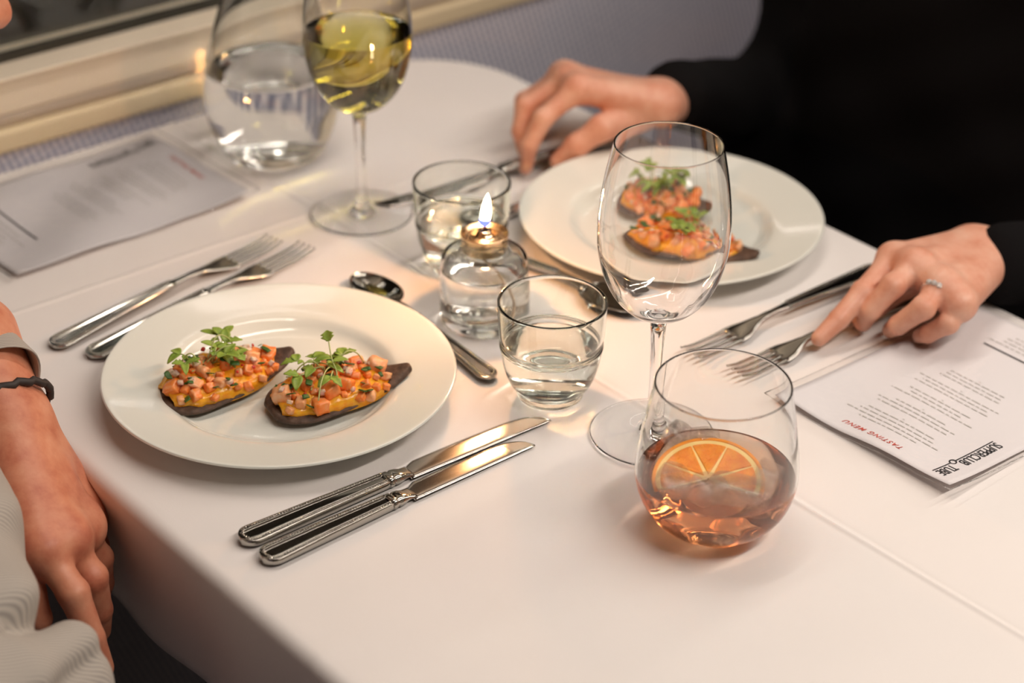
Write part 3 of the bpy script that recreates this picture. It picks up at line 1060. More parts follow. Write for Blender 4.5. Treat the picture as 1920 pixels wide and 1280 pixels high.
def menu(cx, cy_, rot, zf, label, seed, logo_y=.0):
    W_, H_ = .166, .238
    t = empty('menu_card', (cx, cy_, TZ + .0022), rot, label, 'menu', 'tasting menus in plastic sleeves')
    v, f = curl_sheet(W_, H_, zf)
    pp = mesh_obj('paper', v, f, M['paper'], t)
    s = pp.modifiers.new('solid', 'SOLIDIFY'); s.thickness = .00025; s.offset = -1
    v, f = curl_sheet(W_ + .012, H_ + .014, lambda x, y: zf(x, y) + .0008)
    ps = mesh_obj('plastic_sleeve', v, f, M['plastic'], t)
    v2, f2 = curl_sheet(W_ + .012, H_ + .014, lambda x, y: zf(x, y) - .0006)
    # welded rim of the sleeve
    rim = MB()
    lp = [(-1, -1), (1, -1), (1, 1), (-1, 1), (-1, -1)]
    pts = []
    for a, b in zip(lp[:-1], lp[1:]):
        for k in range(24):
            q = k / 24
            x = (a[0] + (b[0] - a[0]) * q) * (W_ + .012) / 2; y = (a[1] + (b[1] - a[1]) * q) * (H_ + .014) / 2
            pts.append((x, y, zf(x, y) + .0006))
    pts.append(pts[0])
    rim.tube(pts, .00045, 5).build('welded_edge', M['plastic'], t)
    top = H_ / 2; lf = -W_ / 2
    # logo, turned along the left edge
    bx_ = lf + .0200
    y0 = top - .0785
    text_mesh('SUPPERCLUB', .0122, M['ink'], t, 'logo_text', bx_, y0, pi / 2, zf, sx=.62, bold=.00012)
    text_mesh('TUBE', .0122, M['ink'], t, 'logo_text', bx_, top - .0265, pi / 2, zf, sx=.62, bold=.00012)
    ln = MB()
    def flat(mb, x0, x1, y0_, y1_):
        ny = max(1, int(abs(y1_ - y0_) / .006)); nn = max(1, int(abs(x1 - x0) / .006)); vv = []; ff = []
        for j in range(ny + 1):
            for i in range(nn + 1):
                x = x0 + (x1 - x0) * i / nn; y = y0_ + (y1_ - y0_) * j / ny; vv.append((x, y, zf(x, y) + .0004))
        for j in range(ny):
            for i in range(nn):
                a = j * (nn + 1) + i; ff.append((a, a + 1, a + nn + 2, a + nn + 1))
        mb.add(vv, ff)
    flat(ln, bx_ + .0012, bx_ + .0022, y0, top - .0345)
    flat(ln, bx_ + .0012, bx_ + .0022, top - .0285, top - .008)
    ring_ = []
    cy2 = top - .0315; cx2 = bx_ + .0017
    vv = []; ff = []
    for k in range(24):
        a = 2 * pi * k / 24
        for r in (.0020, .0031): vv.append((cx2 + r * math.cos(a), cy2 + r * math.sin(a), zf(cx2, cy2) + .0004))
    for k in range(24):
        a = 2 * k; b = 2 * ((k + 1) % 24); ff.append((a, a + 1, b + 1, b))
    ln.add(vv, ff); ln.build('logo_line', M['ink'], t, False)
    text_mesh('TASTING MENU', .0066, M['redink'], t, 'heading', 0, top - .0165, 0, zf, 'CENTER', shear=.25, bold=.00008, spacing=1.25)
    # body print, too small and soft to read: centred word-length dashes
    body_ = MB(); rg = random.Random(seed)
    y = top - .031
    def words(wid, y_):
        x = -wid / 2
        while x < wid / 2:
            l_ = rg.uniform(.003, .0085); flat(body_, x, min(x + l_, wid / 2), y_, y_ + .0011); x += l_ + .0014
    for grp, n_ in enumerate((4, 3, 3, 3, 3)):
        for q in range(n_):
            words(rg.uniform(.045, .088), y); y -= .0052
        flat(body_, -.001, .001, y + .002, y + .0026)
        y -= .0075
    y = top - .198
    for q in range(4):
        words(rg.uniform(.03, .09), y - .004); y -= .0055
    tag(body_.build('body_print', M['greyink'], t, False), kind='stuff')
    dvd = MB(); flat(dvd, -.036, .036, top - .1930, top - .1912); dvd.build('divider', M['ink'], t, False)
    return t


def zr(x, y):
    # right menu: top edge and left corner lifted off the cloth
    e = max(0, (y + .02) / .14)
    c = max(0, (-x + .02) / .10)
    return .0005 + .010 * e ** 2 * (.35 + .65 * c ** 1.2) + .0012 * math.sin(x * 60 + y * 22) * e + .0006 * math.sin(y * 50)


def zl(x, y):
    return .0005 + .0010 * (1 + math.sin(x * 45 + y * 30)) + .0007 * (1 + math.sin(y * 70 - x * 22)) + .004 * max(0, (y - .06) / .06) ** 2


menu(.2150, -.2400, pi / 2, zr, 'printed tasting menu at the right edge of the table, next to the cocktail', 3)
menu(-.1480, .4680, -pi / 2 + .02, zl, 'printed tasting menu by the window, left of the water carafe', 8)

# ------------------------------------------------------------------ food
def bread_mesh(L, Wd, th, seed, curl):
    nu, nv = 30, 12; v = []; f = []; rg = random.Random(seed); off = rg.uniform(0, 40)
    def outline(s):
        # half width along the length: rounded at the start, tapering to a blunt tip
        return Wd / 2 * (math.sin(pi * min(1, (s + .02)) ** .74) ** .66 * (1 - .30 * s) + .09 * s)
    for side in (0, 1):
        for i in range(nu + 1):
            s = i / nu
            hw = max(outline(s), .0015)
            for k in range(nv + 1):
                u = -1 + 2 * k / nv
                x = -L / 2 + L * s; y = hw * u * (1 + .05 * mnoise.noise(Vector((s * 5, u * 2, off)))) + .006 * math.sin(s * pi) * curl
                z = .0042 * abs(u) ** 2.4 * math.sin(pi * min(1, s * 1.1)) + .016 * max(0, s - .62) ** 1.2 * 2.2 + .004 * max(0, .25 - s) * 4 * .6
                z += .0008 * mnoise.noise(Vector((x * 90, y * 90, off)))
                v.append((x, y, z + (th if side == 0 else 0) * (1 - .55 * abs(u) ** 6)))
    R0 = (nu + 1) * (nv + 1)
    for side in (0, 1):
        o_ = side * R0
        for i in range(nu):
            for k in range(nv):
                a = o_ + i * (nv + 1) + k; q = (a, a + nv + 1, a + nv + 2, a + 1)
                f.append(q if side == 0 else q[::-1])
    for i in range(nu):
        a = i * (nv + 1); f.append((a, a + R0, a + nv + 1 + R0, a + nv + 1))
        a = i * (nv + 1) + nv; f.append((a + nv + 1, a + nv + 1 + R0, a + R0, a))
    for k in range(nv):
        f.append((k + 1, k + 1 + R0, k + R0, k)); b = nu * (nv + 1) + k; f.append((b, b + R0, b + 1 + R0, b + 1))
    return v, f


def leaf_mesh(m, base, d, up, L, W_, bend=.5, lobes=0):
    d = Vector(d).normalized(); side = d.cross(Vector(up)).normalized(); n_ = side.cross(d).normalized()
    v = []; f = []; nl, nw = 8, 4
    for i in range(nl + 1):
        s = i / nl
        wd = W_ / 2 * (math.sin(pi * min(1, .06 + s * .92)) ** .75)
        if lobes: wd *= 1 + .28 * math.cos(s * lobes * 2 * pi)
        c = Vector(base) + d * (L * s) - n_ * (L * bend * s * s)
        for k in range(nw + 1):
            u = -1 + 2 * k / nw
            v.append(c + side * (wd * u) + n_ * (abs(u) * wd * .35))
    for i in range(nl):
        for k in range(nw):
            a = i * (nw + 1) + k; f.append((a, a + 1, a + nw + 2, a + nw + 1))
    m.add(v, f)


def sprout(parent, pts, leaves, rs=.00055):
    st = MB().tube(spline(pts, 6), rs, 6).build('sprout_stem', M['stem'], parent)
    for (b, d, up, L, W_, bend, lob) in leaves:
        m = MB(); leaf_mesh(m, b, d, up, L, W_, bend, lob)
        lf = m.build('sprout_leaf', M['leaf'], st)
        s = lf.modifiers.new('solid', 'SOLIDIFY'); s.thickness = .00035
    return st


def tartine(loc, rz, tilt, L, W_, seed, label, style):
    t = empty('open_sandwich', loc, rz, label, 'canape', 'salmon topped dark bread canapes')
    t.rotation_euler = (tilt[0], tilt[1], rz)
    rg = random.Random(seed)
    v, f = bread_mesh(L, W_, .0058, seed, 1)
    b = mesh_obj('bread_slice', v, f, M['bread'], t); sub(b, 1)
    # puree mound
    nu, nv = 30, 22; mv = []; mf = []
    def hwid(s): return W_ / 2 * .84 * (math.sin(pi * min(1, s * .93 + .07)) ** .5)
    TL = L * .80
    def top(s, u):
        return .0082 + .0110 * (1 - u * u) ** .6 * math.sin(pi * min(1, .08 + s * .9)) ** .5
    for i in range(nu + 1):
        s = i / nu
        for k in range(nv + 1):
            u = -1 + 2 * k / nv
            x = -L / 2 + .006 + TL * s; hw = max(hwid(s), .001)
            lump = mnoise.noise(Vector((x * 130, u * 3.2, seed))) 
            y = hw * u * (1 + .10 * lump) + .005 * math.sin(s * pi)
            z = top(s, u) + .0032 * lump * (1 - abs(u) * .4) - (.0040 if abs(u) > .98 else 0)
            mv.append((x, y, z))
    for i in range(nu):
        for k in range(nv):
            a = i * (nv + 1) + k; mf.append((a, a + nv + 1, a + nv + 2, a + 1))
    sa = mesh_obj('puree', mv, mf, M['sauce'], t)
    so_ = sa.modifiers.new('solid', 'SOLIDIFY'); so_.thickness = .0022; so_.offset = -1
    def place(s, u, dz):
        x = -L / 2 + .006 + TL * s
        return (x, hwid(s) * u + .005 * math.sin(s * pi), top(s, u) + dz)
    # diced salmon
    taken = []
    for k in range(38):
        for _ in range(30):
            s = rg.uniform(.05, .97); u = rg.uniform(-1.0, .45) if k > 7 else rg.uniform(-.75, .75)
            p = place(s, u, 0)
            sz = rg.uniform(.0080, .0135) if k < 13 else rg.uniform(.005, .0075)
            if all((Vector(p).xy - Vector(q[0]).xy).length > (sz + q[1]) * .52 for q in taken): break
        taken.append((p, sz))
        mt = M['salmon'] if rg.random() < .62 else M['salmonpale']
        o = blob('salmon_cube', (sz, sz * rg.uniform(.75, 1.05), sz * rg.uniform(.6, .9)), mt, seed * 100 + k, .30, .17, t)
        o.location = (p[0], p[1], p[2] + sz * rg.uniform(.10, .32)); o.rotation_euler = (rg.uniform(-.5, .5), rg.uniform(-.5, .5), rg.uniform(0, 3))
    for nm, mt, cnt, s0, s1 in (('onion_piece', M['onion'], 14, .0035, .0060), ('chili_piece', M['chili'], 9, .0016, .0034), ('herb_piece', M['herb'], 26, .0028, .0060)):
        for k in range(cnt):
            s = rg.uniform(.03, .97); u = rg.uniform(-1.0, .6); p = place(s, u, rg.uniform(.0030, .0085)); sz = rg.uniform(s0, s1)
            hz = sz * (.18 if nm == 'herb_piece' else .6)
            o = blob(nm, (sz * (1.3 if nm == 'herb_piece' else 1), sz * .8, hz), mt, seed * 311 + k, .35, .22, t)
            o.location = p; o.rotation_euler = (rg.uniform(-.6, .6), rg.uniform(-.6, .6), rg.uniform(0, 3))
    # cress
    for (pts, leaves) in style: sprout(t, pts, leaves)
    return t


def cress(rg, c, z0, n=5, spread=.016, h=.016):
    out_ = []
    for k in range(n):
        a = rg.uniform(0, 2 * pi); r0 = rg.uniform(0, spread * .6)
        b = Vector((c[0] + r0 * math.cos(a), c[1] + r0 * math.sin(a), z0))
        a2 = a + rg.uniform(-.9, .9); reach = rg.uniform(.6, 1.3) * spread
        e = b + Vector((math.cos(a2) * reach, math.sin(a2) * reach, rg.uniform(.45, 1.0) * h))
        mid = (b + e) / 2 + Vector((rg.uniform(-.003, .003), rg.uniform(-.003, .003), h * .35))
        st = b - Vector((math.cos(a2), math.sin(a2), 0)) * rg.uniform(.010, .026) + Vector((0, 0, .001))
        lv = []
        for q in range(rg.choice((2, 2, 3))):
            d = Vector((math.cos(a2 + (q - .5) * 1.5), math.sin(a2 + (q - .5) * 1.5), rg.uniform(-.1, .7)))
            lv.append((e, d, (0, 0, 1), rg.uniform(.0085, .0145), rg.uniform(.0060, .0090), rg.uniform(.1, .6), rg.choice((0, 0, 3))))
        if rg.random() < .7:
            d = Vector((math.cos(a2 + 1.6), math.sin(a2 + 1.6), .4))
            lv.append((mid, d, (0, 0, 1), .006, .0045, .3, 0))
        out_.append(([st, b, mid, e], lv))
    return out_


rg = random.Random(11)
UP = (0, 0, 1)
s1 = cress(rg, (-.016, .006), .021, 6, .015, .013) + cress(rg, (.004, .010), .021, 3, .013, .010)
s2 = cress(rg, (-.018, .010), .020, 4, .014, .012) + cress(rg, (-.002, .008), .021, 3, .016, .012)
s2.append(([(-.010, -.012, .021), (-.004, -.004, .026), (-.004, .006, .034), (-.002, .016, .043)],
           [((-.002, .016, .043), (.1, .6, .6), (-.5, -.5, .6), .0085, .0095, .0, 3), ((-.004, .006, .034), (-.9, .3, .3), UP, .013, .0085, .55, 0), ((-.004, .004, .032), (.9, -.1, .15), UP, .012, .007, .2, 0)]))
def droop(x, y, a, ln, z0=.024, rise=.010):
    c, s_ = math.cos(a), math.sin(a)
    return ([(x, y, z0), (x + c * ln * .35, y + s_ * ln * .35, z0 + rise), (x + c * ln * .75, y + s_ * ln * .75, z0 + rise * .5), (x + c * ln, y + s_ * ln, z0 - .008)], [])


s1 += [droop(-.014, .004, -.15, .040), droop(-.012, .006, .35, .030, .026, .014), droop(-.020, .002, 2.4, .018)]
s2 += [droop(-.006, .004, -2.2, .036, .028, .004), droop(-.010, .006, 2.9, .026), droop(.0, .008, .2, .026)]
s3 = cress(rg, (-.010, .004), .022, 12, .014, .014)
s4 = cress(rg, (.004, .004), .022, 8, .014, .014)
PZ = TZ + .0082


def ft(px0, px1, z0, L, W_, tilt, seed, label, style, dz=0):
    a = at(px0[0], px0[1], z0); b = at(px1[0], px1[1], z0)
    d = b - a; c = (a + b) / 2
    return tartine((c.x, c.y, PZ + dz), math.atan2(d.y, d.x), tilt, L, W_, seed, label, style)


ft((312, 756), (540, 686), .010, .114, .076, (0, math.radians(-1), 0), 21, 'canape at the left on the near plate, its bread tip overlapping its neighbour', s1, .0004)
ft((520, 772), (756, 716), .010, .116, .072, (0, math.radians(-.5), 0), 22, 'canape at the right on the near plate with a tall cress leaf', s2)
ft((1158, 372), (1335, 402), .012, .106, .072, (0, math.radians(-.5), 0), 23, 'canape at the back of the far plate under a heap of cress', s3)
ft((1182, 446), (1408, 494), .012, .124, .074, (0, math.radians(-.5), 0), 24, 'canape at the front of the far plate, seen through the wine glass', s4)

# ------------------------------------------------------------------ people
def nail(parent, tip, back, up, w_=.0052, l_=.0085):
    """tip: centre of the nail; back: direction towards the knuckle; up: outward normal"""
    back = Vector(back).normalized(); up = Vector(up).normalized(); sd = back.cross(up).normalized(); v = []; f = []
    n1, n2 = 6, 6
    for i in range(n1 + 1):
        for k in range(n2 + 1):
            s = -1 + 2 * i / n1; u = -1 + 2 * k / n2
            x, y = s * math.sqrt(1 - u * u / 2), u * math.sqrt(1 - s * s / 2)
            v.append(Vector(tip) + back * (x * l_ / 2) + sd * (y * w_) + up * (-.0022 * y * y))
    for i in range(n1):
        for k in range(n2):
            a = i * (n2 + 1) + k; f.append((a, a + 1, a + n2 + 2, a + n2 + 1))
    o = MB().add(v, f).build('finger_nail', M['nail'], parent)
    m = o.modifiers.new('solid', 'SOLIDIFY'); m.thickness = .0004; m.offset = 0
    return o


def hand_groups(wrist, elbow, fingers, thumb, wr=(.020, .0165), fr=1.0, palm_r=.0135, webk=.010):
    """fingers: list of [MCP, PIP, DIP, TIP]; returns bone groups"""
    g = []
    mc = [Vector(f_[0]) for f_ in fingers]
    wrist = Vector(wrist)
    across = (mc[0] - mc[-1]).normalized()
    palm = []
    wpts = [wrist + across * q for q in (.013, .005, -.005, -.013)]
    for wpt, m_ in zip(wpts, mc): palm.append((wpt, wr[1], m_, palm_r))
    for a, b in zip(mc[:-1], mc[1:]): palm.append((a, palm_r * .9, b, palm_r * .9))
    mid = (Vector(mc[0]) + mc[-1]) / 2
    g.append((.012, palm))
    el = Vector(elbow)
    arm = []
    for q in (.011, 0, -.011):
        arm.append((wrist + across * q, wr[1] * .98, el + across * q * 1.1, wr[0] * 1.25))
    g.append((.010, arm, .012))
    for i, f_ in enumerate(fingers):
        r = (.0094, .0096, .0092, .0082)[i] * fr
        a, b, c, d = [Vector(q) for q in f_]
        bones = [(a, r * 1.12, b, r * 1.0), (b, r * 1.02, c, r * .88), (c, r * .88, d, r * .72)]
        bones.append((b, r * 1.06, b + (c - b) * .05, r * 1.0))
        g.append((.0025, bones, .0022 if i else .004))
        # web to palm: root of the finger swallowed by the palm with a softer blend
        g.append((.004, [(a, r * 1.25, a + (b - a) * .25, r * 1.05)], .006))
    r = .0112 * fr
    a, b, c, d = [Vector(q) for q in thumb]
    g.append((.006, [(a, r * 1.5, b, r * 1.12), (b, r * 1.08, c, r * .96), (c, r * .98, d, r * .72)], .006))
    return g


def V3(u, v, z): return at(u, v, z)


# --- diner in black
dk = empty('person', (.62, .03, 0), 0, 'person in a black top behind the far plate, holding knife and fork', 'person')
hl = [[V3(1676, 486, .049), V3(1618, 548, .038), V3(1573, 598, .024), V3(1536, 634, .013)],
      [V3(1716, 500, .055), V3(1674, 536, .050), V3(1632, 582, .030), V3(1618, 606, .012)],
      [V3(1764, 536, .051), V3(1731, 577, .044), V3(1684, 609, .023), V3(1669, 619, .010)],
      [V3(1798, 570, .043), V3(1778, 606, .031), V3(1740, 626, .017), V3(1724, 630, .010)]]
th_ = [V3(1795, 480, .030), V3(1700, 530, .024), V3(1640, 570, .016), V3(1590, 596, .010)]
wr_ = V3(1838, 478, .034)
gl = hand_groups(wr_, (.575, -.225, TZ - .005), hl, th_, wr=(.021, .0175), palm_r=.0128)
hr = [[V3(1082, 166, .080), V3(1018, 222, .058), V3(993, 272, .034), V3(986, 314, .012)],
      [V3(1064, 152, .076), V3(985, 200, .056), V3(976, 246, .036), V3(984, 284, .018)],
      [V3(1058, 144, .066), V3(984, 190, .046), V3(985, 228, .028), V3(1000, 258, .016)],
      [V3(1062, 142, .052), V3(1005, 182, .034), V3(1003, 214, .020), V3(1018, 238, .012)]]
thr = [V3(1195, 214, .045), V3(1128, 240, .046), V3(1082, 272, .030), V3(1046, 302, .014)]
wrr = V3(1236, 192, .052)
gr_ = hand_groups(wrr, (.62, .340, TZ - .055), hr, thr, wr=(.021, .0175), palm_r=.0130)
body = organic('body', gl, .0016, M['skin_pale'], dk)
b2 = organic('body_tmp', gr_, .0018, M['skin_pale'], None)


def join_into(a, b):
    """append b's mesh to a's mesh"""
    bm = bmesh.new(); bm.from_mesh(a.data); bm.from_mesh(b.data); bm.to_mesh(a.data); bm.free()
    bpy.data.objects.remove(b)
    a.data.polygons.foreach_set('use_smooth', [True] * len(a.data.polygons))


def torso_groups(c, face, arms, sh=.19, dep=.105, seat=TZ - .20, neck=TZ + .46):
    """c: chest centre xy; face: unit facing direction; arms: list of (side, elbow, wrist_end)"""
    F_ = Vector(face); S_ = Vector((-F_.y, F_.x, 0))
    C_ = Vector((c[0], c[1], 0))
    g = []
    tr = []
    for q in (-.075, 0, .075):
        tr.append((C_ + S_ * q * 1.1 + Vector((0, 0, seat)), dep, C_ + S_ * q * 1.45 + Vector((0, 0, TZ + .26)), dep * 1.0))
    tr.append((C_ + S_ * (-sh + .05) + Vector((0, 0, TZ + .33)), .06, C_ + S_ * (sh - .05) + Vector((0, 0, TZ + .33)), .06))
    tr.append((C_ + Vector((0, 0, TZ + .33)), .075, C_ + Vector((0, 0, neck - .06)), .052))
    g.append((.05, tr))
    for sd, el, we in arms:
        shp = C_ + S_ * (sh * sd) + Vector((0, 0, TZ + .31))
        g.append((.02, [(shp, .062, el, .047), (el, .047, we, .036)], .03))
    return g


def fold_extra(amp, fr, seed, clampz=None):
    def fx(G, d):
        x, y, z = G[..., 0], G[..., 1], G[..., 2]
        return d + amp * (np.sin(x * fr + 1.7 * np.sin(z * fr * .6 + seed) + seed) * np.sin(y * fr * .8 + 1.3 * np.sin(x * fr * .5)) + .5 * np.sin(z * fr * 1.7 + y * fr))
    return fx


cw_l = lerp(wr_, (.56, -.17, TZ - .03), .22); cw_r = lerp(wrr, (.60, .33, TZ - .02), .13)
tg = torso_groups((.69, .085), (-1, 0, 0), dep=.135, arms=[(1, Vector((.60, -.26, TZ + .0)), Vector(V3(1884, 496, .030))), (-1, Vector((.64, .350, TZ - .065)), Vector(cw_r))])
tg.append((.03, [((.67, .27, TZ - .01), .075, (.72, .25, TZ - .24), .085), ((.60, .33, TZ - .09), .055, (.66, .34, TZ - .20), .10)], .05))
sw = organic('sweater', tg, .008, M['black'], dk, .02, fold_extra(.004, 38, 1.0))
# legs in dark trousers under the table
lg = []
for yy in (-.08, .13):
    lg.append((.02, [((.66, yy, TZ - .24), .085, (.30, yy * 1.1, TZ - .22), .066), ((.30, yy * 1.1, TZ - .22), .066, (.34, yy * 1.1, .12), .045), ((.34, yy * 1.1, .06), .045, (.24, yy * 1.1, .05), .04)]))
organic('trousers', lg, .010, M['black'], dk, .03)


def head_parts(parent, c, face, skinm, hairm, bodyobj, nose=1.0):
    """face direction as unit vector (may look down)"""
    F_ = Vector(face).normalized(); S_ = Vector((0, 0, 1)).cross(F_).normalized(); U_ = F_.cross(S_)
    C_ = Vector(c)
    q = lambda f, s, u: tuple(C_ + F_ * f + S_ * s + U_ * u)
    g = [(.02, [(q(-.02, 0, .03), .088, q(-.01, 0, .045), .086), (q(.01, -.02, -.04), .058, q(.01, .02, -.04), .058), (q(.04, -.012, -.075), .028, q(.04, .012, -.075), .028)])]
    g.append((.01, [(q(.070, 0, .015), .010, q(.100, 0, -.022), .0125)], .012))
    g.append((.006, [(q(.088, -.011, -.024), .0085, q(.088, .011, -.024), .0085)], .008))
    g.append((.006, [(q(.075, -.020, -.052), .008, q(.075, .020, -.052), .008)], .008))
    g.append((.006, [(q(.062, -.040, .028), .012, q(.062, .040, .028), .012)], .015))
    for s in (-1, 1): g.append((.004, [(q(-.01, s * .082, .01), .012, q(-.006, s * .084, -.022), .010)], .006))
    o = organic('head_tmp', g, .004, skinm, None, .01)
    join_into(bodyobj, o)
    for s in (-1, 1):
        ey = MB().ball(q(.066, s * .031, .010), .0115, 2).build('eye', M['eye'], parent)
        MB().ball(q(.0735, s * .031, .008), .0058, 2).build('iris', M['hair_dark'], ey)
    hg = [(.03, [(q(-.035, 0, .05), .093, q(-.03, 0, .06), .093), (q(-.05, 0, -.02), .075, q(-.05, 0, .03), .09)])]
    organic('hair', hg, .006, hairm, parent, .02, fold_extra(.003, 90, 2))


join_into(body, b2)
ti = organic('torso_tmp', [(.04, [((.70, .02, TZ - .15), .10, (.70, .02, TZ + .26), .10), ((.70, .15, TZ - .15), .10, (.70, .15, TZ + .26), .10),
    ((.69, -.05, TZ + .31), .045, (.69, .22, TZ + .31), .045)]), (.01, [((.69, -.085, TZ + .30), .042, (.60, -.255, TZ + .0), .028), ((.60, -.255, TZ + .0), .028, (.57, -.225, TZ - .005), .026)], .02),
    (.01, [((.69, .26, TZ + .30), .045, (.645, .350, TZ - .04), .034), ((.645, .350, TZ - .04), .034, (.615, .338, TZ - .052), .03)], .02)], .008, M['skin_pale'])
join_into(body, ti)
nk = organic('neck_tmp', [(.02, [((.675, .07, TZ + .33), .055, (.66, .07, TZ + .47), .052)])], .006, M['skin_pale'], None)
join_into(body, nk)
head_parts(dk, (.64, .07, TZ + .55), (-1, 0, -.35), M['skin_pale'], M['hair_dark'], body)
for f_ in (hl[0],):
    d = (Vector(f_[2]) - Vector(f_[3])).normalized(); up = Vector((-.15, -.1, 1)); up = (up - d * up.dot(d)).normalized()
    nail(dk, Vector(f_[3]) + up * .0056 + d * .0015, d, up)
for f_ in (hr[0], thr):
    d = (Vector(f_[2]) - Vector(f_[3])).normalized(); up = Vector((-.6, -.5, .5)); up = (up - d * up.dot(d)).normalized()
    nail(dk, Vector(f_[3]) + up * .0058 + d * .0015, d, up)
# ring on the ring finger
rp = Vector(lerp(hl[2][0], hl[2][1], .40)); rd = (Vector(hl[2][1]) - Vector(hl[2][0])).normalized()
ax = rd; e1 = Vector((0, 0, 1)); e1 = (e1 - ax * e1.dot(ax)).normalized(); e2 = ax.cross(e1)
rgm = MB().tube([rp + e1 * .0112 * math.cos(2 * pi * k / 36) + e2 * .0112 * math.sin(2 * pi * k / 36) for k in range(37)], .0015, 8)
ro = rgm.build('finger_ring', M['silver'], dk); ro['label'] = 'silver ring set with three clear stones'
for k, a in enumerate((-.36, 0, .36)):
    MB().ball(rp + e1 * .0124 * math.cos(a) + e2 * .0124 * math.sin(a), .0028, 1).build('stone', M['diamond'], ro, False)

# --- diner in the striped shirt
gp = empty('person', (-.62, .12, 0), 0, 'person in a grey striped shirt at the near plate, hand hanging beside the table', 'person')
h2 = [[V3(82, 1030, -.008), V3(138, 1112, -.030), V3(172, 1196, -.062), V3(194, 1252, -.086)],
      [V3(122, 1012, -.012), V3(172, 1082, -.038), V3(186, 1142, -.070), V3(188, 1182, -.096)],
      [V3(148, 990, -.022), V3(184, 1046, -.052), V3(190, 1092, -.082), V3(186, 1126, -.106)],
      [V3(160, 960, -.036), V3(186, 1010, -.066), V3(188, 1046, -.090), V3(182, 1076, -.110)]]
th2 = [V3(28, 960, .000), V3(30, 1050, -.014), V3(50, 1110, -.036), V3(75, 1160, -.055)]
wr2 = V3(22, 792, .034)
el2 = V3(-250, 440, .085)
g2 = hand_groups(wr2, V3(-60, 640, .07), h2, th2, wr=(.026, .0215), fr=1.13, palm_r=.0165)
body2 = organic('body', g2, .0018, M['skin_ruddy'], gp)
cuff_a = V3(-5, 700, .052)
st2 = torso_groups((-.66, .16), (1, 0, 0), [(1, Vector(V3(-430, 330, .085)), Vector(V3(-100, 610, .066))), (-1, Vector((-.72, -.12, TZ - .02)), Vector(V3(-90, 1180, .03)))])
shirt = organic('shirt', st2, .008, M['shirt'], gp, .02, fold_extra(.0035, 45, 3.0))
# cuff of the left sleeve
cm = MB()
ca = V3(-128, 590, .068); cb = V3(-12, 722, .056); dd = (cb - ca).normalized()
n1 = dd.cross(Vector((0, 0, 1))).normalized(); n2 = n1.cross(dd)
rings = []; N_ = 40
for q, (s, r, ) in enumerate(((-.02, .030), (.0, .032), (.4, .0335), (.8, .0345), (1.0, .0355), (1.02, .0350), (1.0, .0335), (.8, .032), (.4, .031))):
    rings.append([ca + (cb - ca) * s + n1 * (r * 1.08 * math.cos(2 * pi * k / N_) * (1 + .05 * math.sin(3 * 2 * pi * k / N_ + 1))) + n2 * (r * .92 * math.sin(2 * pi * k / N_)) for k in range(N_)])
v = [p for r in rings for p in r]; f = []
for i in range(len(rings) - 1):
    for k in range(N_): f.append((i * N_ + k, i * N_ + (k + 1) % N_, (i + 1) * N_ + (k + 1) % N_, (i + 1) * N_ + k))
cm.add(v, f).build('cuff', M['shirt'], gp)
# braided bracelet on the wrist
bc = V3(10, 764, .044); bd = (V3(22, 792, .034) - V3(-60, 660, .06)).normalized()
m1 = bd.cross(Vector((0, 0, 1))).normalized(); m2 = m1.cross(bd)
bp = [bc + m1 * .0350 * math.cos(2 * pi * k / 48) + m2 * .0245 * math.sin(2 * pi * k / 48) + bd * .0015 * math.sin(k * 2.1) for k in range(49)]
MB().tube(bp, .0030, 8).build('bracelet', M['bracelet'], gp)
# near sleeve: heavy folded cloth in the foreground
ns = [(.012, [(V3(-150, 860, .035), .050, V3(-55, 1010, .025), .034), (V3(-55, 1010, .025), .034, V3(-45, 1150, .02), .040)]),
      (.008, [(V3(-190, 1340, .02), .045, V3(20, 1265, .012), .026), (V3(20, 1265, .012), .026, V3(118, 1212, -.004), .0185)], .006),
      (.008, [(V3(-60, 1400, -.01), .040, V3(150, 1290, -.03), .022)], .006)]
organic('near_sleeve', ns, .0028, M['shirt'], gp, .006, fold_extra(.0042, 62, 2.1))['label'] = 'folded cuff of the nearer sleeve'
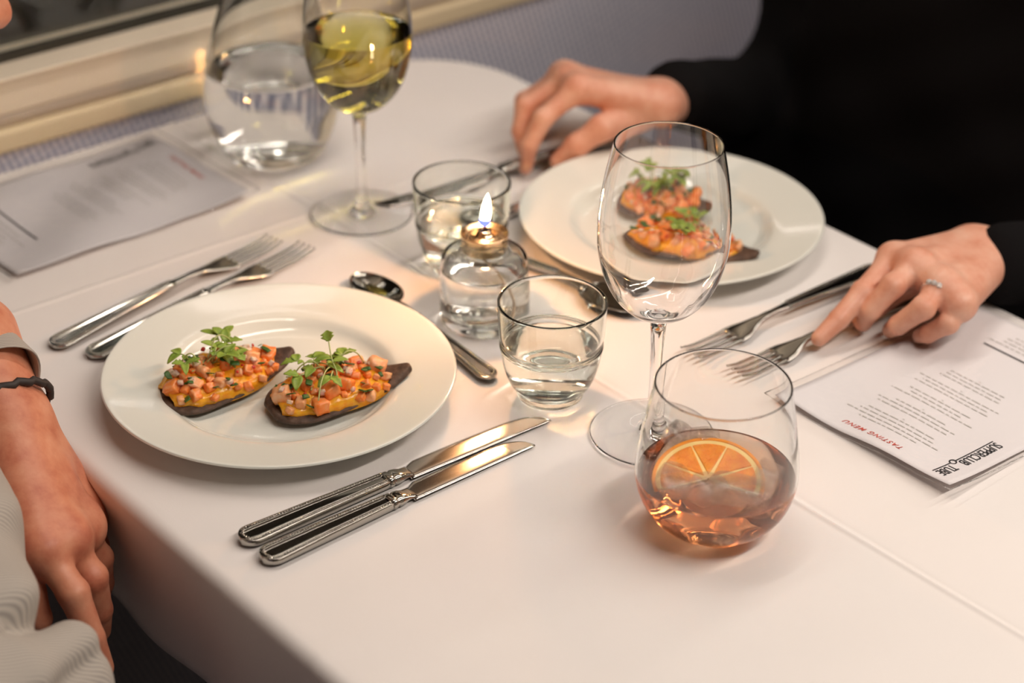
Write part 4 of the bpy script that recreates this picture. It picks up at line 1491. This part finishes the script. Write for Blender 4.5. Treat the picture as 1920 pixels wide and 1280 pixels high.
# striped trousers on the lap
lp_ = [(.02, [((-.66, .10, TZ - .27), .090, (-.415, .005, TZ - .235), .060), ((-.415, .005, TZ - .235), .060, (-.40, .005, .14), .050), ((-.40, .005, .07), .045, (-.30, .005, .05), .04)]),
       (.02, [((-.66, .24, TZ - .27), .090, (-.44, .27, TZ - .24), .062), ((-.44, .27, TZ - .24), .062, (-.42, .27, .14), .050), ((-.42, .27, .07), .045, (-.32, .27, .05), .04)])]
organic('trousers', lp_, .008, M['trousers'], gp, .03, fold_extra(.003, 40, 2))
ti = organic('torso_tmp', [(.04, [((-.67, .10, TZ - .15), .075, (-.67, .10, TZ + .26), .08), ((-.67, .22, TZ - .15), .075, (-.67, .22, TZ + .26), .08),
    ((-.67, .06, TZ + .31), .045, (-.63, .17, TZ + .32), .05)]), (.01, [((-.66, .33, TZ + .30), .045, tuple(V3(-430, 330, .085)), .034), (tuple(V3(-430, 330, .085)), .034, tuple(el2), .030)], .02)], .008, M['skin_ruddy'])
join_into(body2, ti)
nk = organic('neck_tmp', [(.02, [((-.63, .17, TZ + .30), .058, (-.53, .175, TZ + .36), .056)])], .006, M['skin_ruddy'], None)
join_into(body2, nk)
head_parts(gp, (-.437, .168, TZ + .375), (1, .14, -.35), M['skin_ruddy'], M['hair_grey'], body2)

# ------------------------------------------------------------------ seats
def seat(x, sgn, label, ylo=-.65, yhi=.585):
    t = empty('bench_seat', (x, 0, 0), 0 if sgn > 0 else pi, label, 'seat', 'upholstered bench seats')
    a, b = (ylo, yhi) if sgn > 0 else (-yhi, -ylo)
    bev(MB().box((-.42, a, .30), (.10, b, .41)).build('cushion', M['seatcloth'], t, False), .03, 4)
    bev(MB().box((.06, a, .36), (.18, b, TZ + .38)).build('backrest', M['seatcloth'], t, False), .035, 4)
    bev(MB().box((-.34, a + .05, 0), (.12, b - .05, .30)).build('seat_base', M['dark_metal'], t, False), .01)
    return t


seat(.90, 1, 'lilac-grey upholstered bench seat behind the person in black')
seat(-.92, -1, 'lilac-grey upholstered bench seat behind the person in the striped shirt')

# children of the people were modelled in place: shift them back by their parent's position
for p_ in (dk, gp):
    for c_ in p_.children:
        c_.location = c_.location - p_.location
